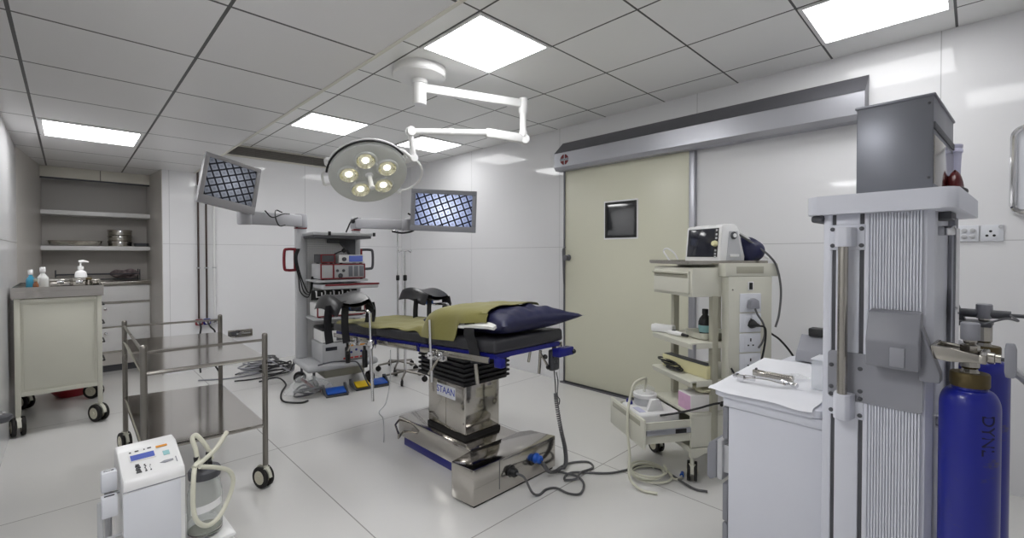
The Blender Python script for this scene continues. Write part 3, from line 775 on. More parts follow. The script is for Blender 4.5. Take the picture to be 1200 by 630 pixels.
# white cable hooks row below the drawer
b = MB(); b.box(-.25, .2, -.05, -.03, .87, .965); b.build('cable_rack', M_black, TW)
b = MB()
for i in range(5):
    x = -.21+i*.085
    b.tube([(x, -.052, .955), (x, -.075, .955), (x, -.08, .90), (x+.05, -.08, .90), (x+.05, -.08, .945)], .007, 6)
b.build('cable_hook', M_white, TW)
for sx in (-1, 1):
    x = sx*.325; o = sx*.125
    pts = [(x, .2, 1.375), (x+o*.75, .16, 1.375), (x+o, .15, 1.35), (x+o, .15, 1.19), (x+o*.75, .16, 1.165), (x, .2, 1.165)]
    hd = MB().tube(smooth_path(pts, 5), .014, 10).build('side_handle', M_red if sx < 0 else M_greydk, TW)
    b = MB(); b.box(x-.03 if sx < 0 else x-.02, x+.02, .17, .21, 1.155, 1.385, .006); b.build('handle_bracket', M_red, hd)
# cables hanging over the left handle
for i in range(3):
    x = -.34+.012*i
    MB().tube(smooth_path([(x, .12, 1.38), (x-.03, .10, 1.28), (x+.005, .09, 1.1), (x+.02+.02*i, .08, .95), (x+.09, .05, .9+.03*i), (x+.12, .05, 1.1)]), .006, 6).build('hanging_cable', M_blackcable, TW)
b = MB(); b.tube(smooth_path([(-.2, .1, 1.12), (-.14, -.1, 1.25), (-.05, -.16, 1.33), (.01, -.2, 1.36)]), .006, 8); b.ball((.02, -.205, 1.362), .024, (1, .8, .9)); b.build('goose_neck_light', M_black, TW)

def W(root, p): return MW[root.name] @ Vector(p)
def device(name, label, cat, lx, ly, z, w, dp, hh, m, rim=None):
    p = W(TW, (lx, ly, z)); t = thing(name, label, cat, p, math.radians(-6))
    MB().box(-w/2, w/2, -dp/2, dp/2, .008, hh, .008).build('casing', m, t)
    for sx in (-1, 1):
        for sy in (-1, 1): MB().lathe([(.014, 0), (.014, .009)], (sx*(w/2-.03), sy*(dp/2-.03), 0), n=10).build('foot', M_rubber, t)
    if rim:
        r = MB(); f = -dp/2-.004; k = .012
        r.box(-w/2, w/2, f, f+.01, .008, .008+k, .002); r.box(-w/2, w/2, f, f+.01, hh-k, hh, .002)
        r.box(-w/2, -w/2+k, f, f+.01, .008+k, hh-k); r.box(w/2-k, w/2, f, f+.01, .008+k, hh-k)
        r.build('front_rim', rim, t)
    return t
# camera unit on the middle shelf
t = device('light_source', 'grey video light source with red rim on the middle shelf', 'medical device', .015, -.04, 1.072, .44, .32, .158, M_greylt, M_red)
f_ = -.164
b = MB(); b.box(-.105, -.09, f_-.003, f_+.004, .02, .146); b.build('red_stripe', M_red, t)
b = MB()
for x, z in ((-.06, .09), (.0, .09), (-.03, .04)): b.lathe([(.015 if z > .05 else .024, 0), (.012, .014)], (x, f_, z), (0, -1, 0), 16)
b.build('socket_knob', M_greydk, t)
for x in (.07, .125, .18): MB().box(x-.02, x+.02, f_-.004, f_+.004, .03, .135, .003).build('control_strip', M_filter, t)
t = device('video_recorder', 'small dark box with red rim on top of the light source', 'medical device', -.125, -.05, 1.2305, .14, .24, .095, M_greydk, M_red)
t = device('camera_control_unit', 'pale unit with a blue display on top of the light source', 'medical device', .11, -.05, 1.2305, .26, .24, .09, M_white)
MB().box(-.03, .11, -.126, -.118, .018, .08, .003).build('display', M_lcd, t)
MB().lathe([(.02, 0), (.02, .02), (.012, .03)], (-.08, -.12, .045), (0, -1, 0), 16).build('camera_plug', M_greydk, t)
t = device('insufflator', 'white unit with two red stripes behind the black leg rest', 'medical device', .02, -.0, .695, .48, .26, .145, M_white, M_red)
b = MB(); b.box(-.13, -.115, -.137, -.13, .02, .135); b.box(-.06, -.05, -.137, -.13, .02, .135); b.build('red_stripe', M_red, t)
MB().box(.02, .2, -.135, -.13, .04, .11, .003).build('display', M_darkscreen, t)
t = device('electrosurgical_unit', 'grey electrosurgical unit with coloured buttons on tower base', 'medical device', .03, -.05, .263, .47, .36, .19, M_greylt)
f_ = -.184
MB().box(-.2, -.09, f_, f_+.005, .12, .155, .002).build('display', M_darkscreen, t)
b = MB()
for i in range(4): b.box(-.03+i*.055, .012+i*.055, f_, f_+.005, .018, .034)
b.build('red_marking', mat('signal red', rgb(190, 60, 50), .5), t)
b = MB()
for i in range(4): b.lathe([(.012, 0), (.010, .006)], (.0+i*.05, f_+.004, .10-.02*(i % 2)), (0, -1, 0), 14)
b.build('knob', M_blue, t)
b = MB(); b.box(.02, .07, f_, f_+.005, .14, .155); b.box(.1, .19, f_, f_+.005, .14, .155); b.build('yellow_marking', M_orange, t)
t = device('printer', 'black topped white printer on the electrosurgical unit', 'printer', -.03, -.06, .4535, .33, .3, .13, M_white)
MB().box(-.168, .168, -.155, .152, .118, .15, .012).build('top_cover', M_black, t)
MB().box(-.03, .166, -.158, -.148, .02, .118, .004).build('front_cover', M_greydk, t)

# monitor arms (parts of the tower) and monitors
def arm(p0, p1, sec, name):
    p0, p1 = Vector(p0), Vector(p1); d_ = (p1-p0).normalized(); y = V(0, 0, 1).cross(d_).normalized(); z = d_.cross(y)
    Mx = frame_mat(p0, d_, y, z); L_ = (p1-p0).length
    a = MB(Mx); a.box(.03, L_-.03, -sec*.42, sec*.42, -sec*.5, sec*.5, .012)
    a.lathe([(sec*.5, -sec*.6), (sec*.55, -sec*.5), (sec*.55, sec*.5), (sec*.5, sec*.6)], (0, 0, 0), (0, 0, 1), 18)
    a.lathe([(sec*.45, -sec*.55), (sec*.5, -sec*.45), (sec*.5, sec*.45), (sec*.45, sec*.55)], (L_, 0, 0), (0, 0, 1), 18)
    o = a.build(name, M_armgrey, TW, world=True)
    b = MB(Mx); b.lathe([(.02, 0), (.024, .008), (.024, .026), (.016, .034)], (.015, -sec*.5, .02), (0, -1, 0), 14); b.cyl((.0, 0, -sec*.9), (0, 0, -sec*.5), .022)
    b.build('arm_knob', M_black, o, world=True); return o
colL = W(TW, (-.285, .2, 1.60)); colR = W(TW, (.285, .2, 1.60))
aL = V(1.10, 4.44, 1.645); aR = V(2.53, 4.14, 1.63)
arm((colL.x, colL.y, 1.665), aL, .115, 'monitor_arm'); arm((colR.x, colR.y, 1.665), aR, .105, 'monitor_arm')
b = MB()
b.tube(smooth_path([(1.45, 4.58, 1.72), (1.38, 4.52, 1.73), (1.36, 4.47, 1.66), (1.40, 4.5, 1.59), (1.47, 4.56, 1.6)]), .006, 6)
b.tube(smooth_path([(1.28, 4.5, 1.72), (1.33, 4.46, 1.66), (1.44, 4.52, 1.70), (1.52, 4.59, 1.71)]), .006, 6)
b.build('arm_cable', M_blackcable, TW, world=True)
b = MB(); b.tube(smooth_path([(2.53, 4.12, 1.75), (2.60, 4.09, 1.70), (2.58, 4.08, 1.58), (2.47, 4.12, 1.545), (2.38, 4.18, 1.56)]), .010, 8)
b.tube(smooth_path([(2.25, 4.68, 1.72), (2.17, 4.66, 1.68), (2.13, 4.66, 1.6), (2.12, 4.68, 1.56)]), .008, 8)
b.build('arm_cable', M_blackcable, TW, world=True)

def monitor(name, label, c, az, tilt, roll, w, hh, bez, dep, smat, chin, mb, arm_pt):
    """az: direction (rad, from +x) in which the screen's own right runs; screen faces local -y"""
    R = Matrix.Rotation(az, 3, 'Z') @ Matrix.Rotation(tilt, 3, 'X') @ Matrix.Rotation(roll, 3, 'Y')
    t = thing(name, label, 'monitor', c, rot=R.to_euler())
    W_, H_ = w/2+bez, hh/2+bez
    fr = MB()
    fr.box(-W_, W_, -.012, .014, hh/2, H_, .004); fr.box(-W_, W_, -.012, .014, -H_-chin, -hh/2, .004)
    fr.box(-W_, -w/2, -.012, .014, -hh/2, hh/2, .004); fr.box(w/2, W_, -.012, .014, -hh/2, hh/2, .004)
    fr.build('bezel', mb, t)
    s = MB().box(-w/2, w/2, -.004, .004, -hh/2, hh/2).build('screen', smat, t)
    b = MB(); b.box(-W_+.004, W_-.004, .010, .012+dep*.5, -H_-chin+.004, H_-.004, .012); b.box(-W_*.7, W_*.7, .01+dep*.5, .012+dep, -H_*.7, H_*.7, .02)
    b.build('back_shell', mb, t)
    Mi = MW[t.name].inverted(); q = Mi @ Vector(arm_pt)
    b = MB(); b.box(-.05, .05, dep*.5+.01, dep+.03, -.05, .05, .006); b.tube([(0, dep+.02, 0), (q.x*.5, max(q.y, dep+.03), q.z*.5), tuple(q)], .02, 10)
    b.build('mount_bracket', M_greylt, t); return t
monitor('monitor', 'tilted grey monitor on the left arm, dim slanted grid picture', (.975, 4.33, 1.92), math.radians(9), math.radians(-5), math.radians(11), .365, .315, .034, .10, M_screen_l, .03, M_bezel, aL+V(0, 0, .05))
monitor('monitor', 'wide monitor on the right arm, bright blue-white grid picture', (2.755, 3.80, 1.775), math.radians(-39), math.radians(-3), math.radians(2), .575, .325, .045, .07, M_screen_r, .012, M_alumdark and M_grey, aR+V(0, 0, .05))

# foot pedals, bag, cable tangle
def pedal(label, x, y, rz, w, m, both=None):
    t = thing('foot_pedal', label, 'foot pedal', (x, y, 0), rz)
    b = MB(); b.box(-w/2, w/2, -.10, .10, 0, .018, .006)
    for sx in (-1, 1): b.prism([(-.10, .018), (.10, .018), (.10, .075), (.04, .09), (-.06, .03)], sx*w/2-.006, sx*w/2+.006, 'x')
    b.build('guard_base', M_greydk, t)
    n = len(m)
    for i, q in enumerate(m):
        cx = -w/2+w*(i+.5)/n; hw = w/n/2-.014
        MB().prism([(-.085, .022), (.05, .022), (.05, .058), (-.085, .034)], cx-hw, cx+hw, 'x', bev=.006).build('treadle', q, t)
    return t
pedal('blue foot pedal on the floor beside the plastic bag', 1.80, 4.22, math.radians(-12), .2, [M_blue2])
pedal('double foot pedal, one yellow and one blue treadle, on floor before tower', 2.16, 4.235, math.radians(-8), .34, [M_yellow, M_blue2])
b = MB(); random.seed(3)
ph = [random.uniform(0, 6.28) for _ in range(8)]
def bag(u, v):
    a = 2*PI*u; e = PI*(v*.96+.02)
    r = 1+.16*math.sin(3*a+ph[0]+4*v)+.12*math.sin(7*a+ph[1]-6*v)+.08*math.sin(13*a+ph[2]+11*v)
    return (1.60+.19*r*math.cos(a)*math.sin(e)**.7, 4.36+.13*r*math.sin(a)*math.sin(e)**.7, .004+.15*(1-v)*(1+.3*math.sin(2*a+ph[3]))+.0)
b.surf(bag, 40, 16, closed_u=True)
bg = thing('plastic_bag', 'crumpled clear plastic bag of hoses on floor before tower', 'bag', (1.6, 4.36, 0))
b.build('film', M_film, bg, world=True, ang=60)
c_ = MB()
for i in range(3):
    a0 = i*1.3
    c_.tube(smooth_path([(1.6+.14*math.cos(a0+t*1.1)*(.6+.1*t % .4), 4.36+.09*math.sin(a0+t*1.1), .02+.018*i+.012*(t % 3)) for t in range(9)]), .009, 8)
c_.build('grey_hose', M_greydk, bg, world=True)
MB().tube(smooth_path([(1.56, 4.42, .15), (1.6, 4.38, .11), (1.66, 4.33, .05), (1.7, 4.31, .03)]), .014, 8).build('red_hose', M_darkred, bg, world=True)
random.seed(11)
for i, (lb, x, y, r, m) in enumerate((('loose grey cable coil on the floor by the tower, against back wall', 1.60, 5.75, .17, M_cable), ('black cable coil on the floor left of the tower column', 1.62, 5.35, .15, M_blackcable), ('pale grey cable coil piled beside the tower base', 1.46, 5.55, .14, M_grey))):
    pts = []
    for k in range(34):
        a = k*.75; rr = r*(.6+.4*random.random())
        pts.append((x+rr*1.2*math.cos(a), y+rr*math.sin(a), .012+.0035*k+.02*random.random()))
    pts = [(x-.3-.1*i, y-.1+.1*i, .009), (x-.2, y-.05, .009)]+pts+[(1.66, 5.05-.03*i, .10), (1.675, 4.93+.012*i, .19+.02*i)]
    tag(MB().tube(smooth_path(pts, 5), .008, 6).build('cable_coil', m), lb, 'cable', None)
b = MB(); b.tube(smooth_path([(1.40, 5.15, .010), (1.52, 4.98, .06), (1.56, 4.85, .012), (1.45, 4.62, .010), (1.38, 4.42, .010), (1.37, 4.27, .012), (1.46, 4.16, .010), (1.53, 4.17, .010)]), .008, 8)
tag(b.build('floor_cable', M_blackcable), 'black cable looping across the floor to the plastic bag', 'cable')
b = MB(); b.tube(smooth_path([(1.68, 4.33, .272), (1.80, 4.3, .29), (1.95, 4.27, .275), (2.02, 4.23, .265), (2.06, 4.19, .17), (2.08, 4.15, .08), (2.1, 4.12, .03)]), .007, 8)
tag(b.build('pedal_cable', M_greydk), 'dark cable draped over the tower base to the yellow pedal', 'cable')

# ------------------------------------------------------------------ IV stands behind the table
def iv(label, x, y, top, hooks, knobz, group=None):
    t = thing('drip_stand', label, 'drip stand', (x, y, 0))
    p = MB(); p.cyl((0, 0, .07), (0, 0, knobz+.02), .0135, n=14); p.cyl((0, 0, knobz), (0, 0, top), .009, n=12); p.build('pole', M_chrome, t)
    MB().lathe([(.017, -.03), (.02, -.02), (.02, .02), (.017, .03)], (0, 0, knobz), n=16).build('clamp_collar', M_black, t)
    b = MB()
    for k in range(hooks):
        a = k*2*PI/hooks+.3; c, s_ = math.cos(a), math.sin(a)
        b.tube(smooth_path([(0, 0, top), (.05*c, .05*s_, top+.005), (.08*c, .08*s_, top-.01), (.095*c, .095*s_, top+.012)], 5), .004, 6)
    b.build('hook', M_chrome, t)
    for k in range(5):
        a = k*2*PI/5+.25; c, s_ = math.cos(a), math.sin(a)
        lg = MB().tube([(0, 0, .10), (.10*c, .10*s_, .085), (.22*c, .22*s_, .07)], [.014, .012, .010], 10).build('leg', M_tubedark, t)
        MB().lathe([(.022, -.012), (.03, -.009), (.03, .009), (.022, .012)], (.22*c, .22*s_, .03), (-s_, c, 0), 18).build('tyre', M_rubber, lg)
        MB().cyl((.22*c, .22*s_, .03), (.22*c, .22*s_, .07), .007).build('castor_stem', M_black, lg)
iv('taller steel drip stand behind the table, left of its pair', 2.706, 4.626, 1.595, 4, 1.055)
iv('shorter steel drip stand behind the table, right of its pair', 2.526, 4.173, 1.355, 4, 1.078)

# ------------------------------------------------------------------ surgical lamp
LP = thing('surgical_lamp', 'round five-bulb surgical lamp on jointed white ceiling arm', 'surgical lamp', (1.80, 2.77, HC))
b = MB(); b.lathe([(.0, 0), (.185, 0), (.187, -.012), (.187, -.05), (.178, -.062), (.14, -.066), (.09, -.072), (.05, -.078), (.0, -.078)], (1.80, 2.77, HC), n=48); b.box(1.79, 1.80, 2.582, 2.586, HC-.012, HC-.0)
b.build('ceiling_canopy', M_white, LP, world=True)
b = MB(); b.lathe([(.052, 0), (.056, -.012), (.056, -.03), (.048, -.036), (.048, -.17), (.044, -.178)], (1.80, 2.77, HC-.075), n=28); b.build('spindle', M_white, LP, world=True)
E1 = V(2.545, 2.475, 0)
def bar(b, p0, p1, w, hgt, bev=.008):
    p0, p1 = Vector(p0), Vector(p1); d_ = (p1-p0).normalized(); y = V(0, 0, 1).cross(d_).normalized(); z = d_.cross(y)
    bb = MB(frame_mat(p0, d_, y, z)); bb.box(0, (p1-p0).length, -w/2, w/2, -hgt/2, hgt/2, bev)
    me = bpy.data.meshes.new('t'); bb.bm.to_mesh(me); bb.bm.free(); b.bm.from_mesh(me); bpy.data.meshes.remove(me)
b = MB(); bar(b, (1.83, 2.76, 2.505), (2.53, 2.48, 2.495), .05, .062); b.build('upper_arm', M_white, LP, world=True)
b = MB(); b.lathe([(.03, .03), (.036, .02), (.036, -.08), (.030, -.09), (.026, -.10), (.026, -.22), (.034, -.235), (.034, -.27)], (2.55, 2.472, 2.51), n=22)
b.build('elbow_drop', M_white, LP, world=True)
b = MB(); bar(b, (2.555, 2.47, 2.225), (2.25, 2.575, 2.235), .05, .07, .015)
b.tube([(2.26, 2.572, 2.235), (1.74, 2.785, 2.19)], [.026, .022], 16)
b.tube([(2.02, 2.67, 2.214), (1.99, 2.682, 2.212)], .029, 16)
b.lathe([(.035, -.03), (.038, -.02), (.038, .02), (.035, .03)], (2.56, 2.468, 2.222), (.6, 1, 0), 20)
b.build('spring_arm', M_white, LP, world=True)
b = MB(); b.lathe([(.03, -.03), (.034, -.02), (.034, .02), (.03, .03)], (1.735, 2.785, 2.19), (0.3, 1, .1), 20)
b.tube(smooth_path([(1.735, 2.785, 2.175), (1.755, 2.80, 2.10), (1.775, 2.815, 2.03)], 4), .021, 14)
b.lathe([(.026, -.025), (.03, -.015), (.03, .015), (.026, .025)], (1.78, 2.82, 2.015), (0.3, 1, .1), 18)
b.build('wrist_joint', M_white, LP, world=True)
nn = V(-.154, -.627, -.76).normalized()
e1 = V(.89, -.454, 0); e1 = (e1-nn*e1.dot(nn)).normalized(); e2 = nn.cross(e1); e2 = -e2 if e2.z < 0 else e2
Cd = V(1.535, 3.01, 1.885)
DM = frame_mat(Cd, e1, e2, nn)          # local z looks out of the lamp face
DM = DM @ Matrix.Scale(.92, 4)
if DM.to_3x3().determinant() < 0: DM = frame_mat(Cd, -e1, e2, nn) @ Matrix.Scale(.92, 4); e1 = -e1
b = MB(DM)
b.lathe([(.0, .0), (.20, .002), (.262, .006), (.285, .0), (.294, -.012), (.290, -.035), (.26, -.075), (.18, -.105), (.08, -.118), (.0, -.12)], n=72)
dome = b.build('lamp_head', M_lampgrey, LP, world=True)
sgn = 1 if e1.dot(V(.89, -.454, 0)) > 0 else -1
for k in range(5):
    a = math.radians(100-72*k); x, y = .150*math.cos(a)*sgn, .150*math.sin(a)
    b = MB(DM); b.lathe([(.084, .001), (.086, .008), (.080, .016), (.069, .018), (.067, .012)], (x, y, 0), n=36, cap=False)
    bz = b.build('lamp_bezel', M_lampgrey, LP, world=True)
    b = MB(DM); b.lathe([(.068, .015), (.058, .004), (.038, -.008), (.014, -.016), (.0, -.017)], (x, y, 0.004), n=32, cap=False)
    b.build('reflector', M_reflector, bz, world=True)
    b = MB(DM); b.lathe([(.0, -.010), (.020, -.008), (.026, .001), (.018, .008), (.0, .010)], (x, y, .004), n=18); b.build('bulb', M_bulb, bz, world=True)
    b = MB(DM); b.lathe([(.0, .0155), (.03, .0152), (.067, .0135)], (x, y, 0), n=30, cap=False); b.build('front_lens', M_lens, bz, world=True)
b = MB(DM)
for k in range(5):
    a = math.radians(100-36-72*k); b.lathe([(.008, 0), (.008, .012), (.004, .016)], (.20*math.cos(a)*sgn*.62, .20*math.sin(a)*.62, .002), n=12)
b.build('fixing_stud', M_white, LP, world=True)
b = MB(DM); b.lathe([(.03, .0), (.028, .012), (.018, .02), (.017, .12), (.022, .132), (.022, .146), (.013, .152)], (0, 0, 0), n=22); b.build('centre_handle', M_white, LP, world=True)
# guide rail behind the head, knobs, side grip and yoke wire
b = MB(DM)
b.tube([(.306*math.cos(a)*sgn, .312*math.sin(a), -.012) for a in [math.radians(35+i*6) for i in range(24)]], .008, 8)
b.build('guide_rail', M_black, LP, world=True)
b = MB(DM)
b.tube([(.309*math.cos(a)*sgn, .317*math.sin(a), -.026) for a in [math.radians(18+i*6) for i in range(25)]], .008, 8)
for a in (160, 20): b.lathe([(.018, -.03), (.024, -.02), (.024, .02), (.018, .03)], (.308*math.cos(math.radians(a))*sgn, .318*math.sin(math.radians(a)), -.04), n=16)
b.tube(smooth_path([(-.285*sgn, .03, -.03), (-.33*sgn, .02, -.03), (-.335*sgn, -.05, -.03), (-.325*sgn, -.10, -.03), (-.28*sgn, -.10, -.03)], 5), .010, 10)
b.build('side_grip', M_white, LP, world=True)
Mi = DM.inverted(); q = Mi @ V(1.78, 2.82, 2.0)
b = MB(DM)
b.tube(smooth_path([tuple(q), (.26*sgn, .20, q.z*.5-.02), (.22*sgn, .19, -.06)], 5), .013, 10)
b.tube(smooth_path([(.29*sgn, .12, -.05), (.37*sgn, .10, -.02), (.41*sgn, .02, 0), (.39*sgn, -.09, .0), (.32*sgn, -.16, 0), (.25*sgn, -.19, -.01)], 6), .009, 8)
b.lathe([(.014, -.02), (.02, -.012), (.02, .012), (.014, .02)], (.235*sgn, -.20, -.01), n=14)
b.build('yoke', M_white, LP, world=True)

# ------------------------------------------------------------------ operating table
OT = thing('operating_table', 'operating table with black mattress on a steel pedestal and T-shaped base', 'operating table', (1.83, 2.3, 0))
b = MB(); b.box(1.64, 2.03, 1.93, 2.80, .065, .198, .006); b.prism([(1.49, 1.80), (2.145, 1.80), (2.10, 1.965), (2.035, 2.0), (1.635, 2.0), (1.47, 1.965)], .012, .203, 'z', bev=.005)
b.build('base', M_steelmir, OT, world=True)
b = MB(); b.box(1.66, 2.01, 1.95, 2.76, .0, .065, .004); b.build('base_plate', M_blue, OT, world=True)
b = MB(); b.prism([(1.50, 1.81), (2.13, 1.81), (2.09, 1.955), (1.49, 1.955)], 0, .012, 'z'); b.build('rubber_pad', M_rubber, OT, world=True)
b = MB(); b.box(1.672, 1.6745, 1.7985, 1.8005, .04, .2); b.box(1.7, 2.13, 1.798, 1.8005, .19, .1925); b.build('panel_joint', M_greydk, OT, world=True)
b = MB()
b.tube([(1.64, 2.79, .17), (1.585, 2.75, .16), (1.57, 2.68, .12), (1.58, 2.70, .085), (1.64, 2.74, .10)], .007, 8)
b.tube([(2.13, 1.86, .15), (2.19, 1.86, .155), (2.20, 1.87, .115), (2.19, 1.89, .09), (2.13, 1.89, .095)], .007, 8)
b.build('pull_loop', M_steel, OT, world=True)
b = MB(); b.lathe([(.03, 0), (.032, .01), (.026, .014), (.024, .04), (.016, .05)], (1.755, 1.80, .115), (0, -1, 0), 20); b.build('power_socket', M_black, OT, world=True)
b = MB(); b.lathe([(.028, 0), (.03, .006), (.026, .012), (.022, .03), (.024, .035), (.016, .045)], (1.965, 1.80, .12), (0, -1, 0), 20); b.build('blue_connector', M_blue2, OT, world=True)
b = MB(); b.box(1.69, 1.98, 2.12, 2.52, .196, .228, .004); b.build('pedestal_seal', M_rubber, OT, world=True)
b = MB(); b.box(1.694, 1.976, 2.124, 2.516, .227, .545, .012, 3); b.build('pedestal', M_steelmir, OT, world=True, ang=50)
b = MB()
b.box(1.692, 1.978, 2.318, 2.322, .24, .54)
for xx in (1.7, 1.97):
    for zz in (.30, .42, .52): b.lathe([(.006, 0), (.005, .004)], (xx+.006*(1 if xx > 1.8 else -1)-.0, 2.14, zz), (1 if xx > 1.8 else -1, 0, 0), 10)
b.build('seam_and_screws', M_steel, OT, world=True)
# maker's plate on the side that faces the photographer
pl = MB(); pl.box(1.6895, 1.6945, 2.22, 2.41, .425, .50, .001); pl = pl.build('maker_plate', M_whiteplastic, OT, world=True)
text('lettering', 'STAAN', .060, frame_mat((1.6890, 2.315, .465), (0, -1, 0), (0, 0, 1), (-1, 0, 0)), M_textblue, pl, world=True)
b = MB()
for i in range(16):
    z = .535+i*.0142; e_ = .020*(1 if i % 2 else .35)+.026
    b.box(1.694-e_, 1.976+e_, 2.124-e_, 2.516+e_, z, z+.0147, .004)
b.build('bellows', M_black, OT, world=True)
b = MB()
for i in range(9):
    b.lathe([(.004, 0), (.003, .003)], (1.71+i*.03, 2.1225, .537), (0, -1, 0), 8); b.lathe([(.004, 0), (.003, .003)], (1.6925, 2.15+i*.043, .537), (-1, 0, 0), 8)
b.build('rivets', M_chrome, OT, world=True)
TILT = math.radians(-3.3)
TM = Matrix.Translation((1.825, 1.70, .812)) @ Matrix.Rotation(TILT, 4, 'X')
# table top in its own tilted frame: y runs from the near end to the far end
b = MB(TM)
b.box(-.12, .12, .42, .80, -.075, -.02, .01)
b.box(-.26, .26, .02, .60, -.03, -.004); b.box(-.26, .26, .63, 1.24, -.03, -.004); b.box(-.26, .26, 1.27, 1.95, -.03, -.004)
b.box(-.255, -.225, .6, 1.95, -.06, -.02, .004); b.box(.225, .255, .6, 1.95, -.06, -.02, .004)
b.box(.2, .335, -.03, .03, -.09, -.04, .008); b.box(-.27, -.235, -.035, .02, -.07, -.022, .006)
b.build('top_frame', M_blue, OT, world=True)
for (y0, y1) in ((0, .615), (.625, 1.25), (1.26, 1.98)):
    b = MB(TM); b.box(-.275, .275, y0, y1, 0, .072, .018, 3); b.build('mattress', M_matt, OT, world=True)
for sx in (-1, 1):
    b = MB(TM)
    b.box(sx*.292-.006, sx*.292+.006, .03, .66, -.046, -.014, .002); b.box(sx*.292-.006, sx*.292+.006, .70, 1.2, -.046, -.014, .002); b.box(sx*.292-.006, sx*.292+.006, 1.28, 1.92, -.046, -.014, .002)
    for y in (.1, .55, .78, 1.12, 1.36, 1.8): b.cyl((sx*.25, y, -.03), (sx*.29, y, -.03), .009, n=10)
    b.build('side_rail', M_steel, OT, world=True)
    for y in (.42, .5, 1.25, 1.5):
        b = MB(TM); b.box(sx*.302-.02, sx*.302+.018, y-.022, y+.022, -.075, -.018, .006); b.cyl((sx*.32, y, -.045), (sx*.35, y, -.045), .010, n=10); b.box(sx*.35-.005, sx*.35+.006, y-.022, y+.022, -.052, -.038, .004)
        b.build('rail_clamp', M_chrome, OT, world=True)
# grips, levers and hand pendant under the top
for y in (1.38, 1.66):
    b = MB(TM); b.cyl((-.30, y, -.07), (-.30, y, -.105), .010, n=10); b.lathe([(.016, 0), (.019, .01), (.019, .115), (.014, .125)], (-.30, y, -.225), n=16); b.build('release_grip', M_black, OT, world=True)
b = MB(TM)
b.tube([(-.315, .44, -.06), (-.33, .52, -.155)], .009, 10); b.tube([(-.29, .14, -.06), (-.29, .13, -.165)], .010, 10)
b.tube([(.20, .12, -.06), (.20, .14, -.2)], .009, 10); b.tube([(.20, .12, -.08), (.24, .10, -.16)], .007, 8); b.tube([(.31, .3, -.06), (.31, .33, -.17)], .009, 10)
b.tube([(-.315, 1.55, -.05), (-.33, 1.6, -.13)], .006, 8)
b.build('lever', M_steel, OT, world=True)
b = MB(TM)
for p in ((.1, -.005, -.07), (.24, .10, -.165), (-.33, 1.6, -.135), (.33, -.03, -.07), (.325, .02, -.055)): b.ball(p, .014)
b.build('lever_knob', M_black, OT, world=True)
# black belt over the mattress edge
b = MB(TM)
def belt(u, v):
    P = [(-.20, .215, .195), (-.268, .20, .165), (-.296, .18, .095), (-.287, .165, .05), (-.287, .15, .0), (-.296, .13, -.055)]
    t = u*(len(P)-1); i = min(int(t), len(P)-2); q = t-i; a = Vector(P[i]); c = Vector(P[i+1])
    p = a+(c-a)*q; return p+V(0, (v-.5)*.085, 0)
b.surf(belt, 26, 3, .003); b.build('belt', M_strap, OT, world=True)
# screen post clamped on the near rail
b = MB(TM); b.cyl((-.325, .50, -.20), (-.325, .50, .16), .0095, n=14); b.lathe([(.02, -.02), (.023, -.012), (.023, .012), (.02, .02)], (-.325, .50, -.045), n=16)
b.build('screen_post', M_chrome, OT, world=True)
# leg rests: bent rod, gutter pad, straps
def stirrup(sx):
    rx = sx*.335
    rd = MB(TM)
    rd.cyl((rx, 1.21, -.43 if sx < 0 else -.2), (rx, 1.21, .175), .0105, n=14)
    rd.tube(smooth_path([(rx, 1.21, .165), (rx+sx*.004, 1.24, .185), (rx, 1.32, .185), (rx+sx*.02, 1.46, .18), (rx+sx*.03, 1.52, .20)], 5), .0105, 10)
    rd.lathe([(.022, -.03), (.026, -.02), (.026, .02), (.022, .03)], (rx, 1.21, -.04), n=16)
    o = rd.build('leg_rest_rod', M_chrome, OT, world=True)
    q = MB(TM); q.lathe([(.028, -.03), (.032, -.02), (.032, .03), (.024, .04)], (rx+sx*.03, 1.52, .205), n=18); q.build('swivel_joint', M_blue2, o, world=True)
    p = MB(TM)
    def pad(u, v):
        a = 2*PI*u; c_ = math.cos(a); q = min(max(v, .012), .988)*2-1; e_ = (1-abs(q)**5)**.35
        sg = abs(c_); z = .045*c_*c_-.42*max(0, sg-.70)**1.15+.012*c_*(-sx)+(.020 if math.sin(a) > 0 else .036+.02*c_*(-sx))*math.sin(a)*e_
        return (rx+sx*.02+.172*c_*(.75+.25*e_), 1.37+.40*v+.02*c_, .262+z+.02*math.cos(q*2.2)+.04*(v-.5))
    p.surf(pad, 44, 22, closed_u=True)
    p.build('leg_rest_pad', M_padblk, o, world=True)
    for (xo, y_, l0, l1, wx) in ((-.165, 1.44, .235, -.03, .045), (-.06, 1.40, .26, -.035, .045), (.165, 1.50, .235, .08, -.035)):
        s_ = MB(TM)
        def strap(u, v):
            return (rx+sx*.02+xo+(v-.5)*wx*1.6+.012*math.sin(PI*u)*(1 if xo > 0 else -1), y_+(v-.5)*.05+.01*u, l0+(l1-l0)*u)
        s_.surf(strap, 12, 3, .005); s_.build('strap', M_strap, o, world=True)
stirrup(-1); stirrup(1)
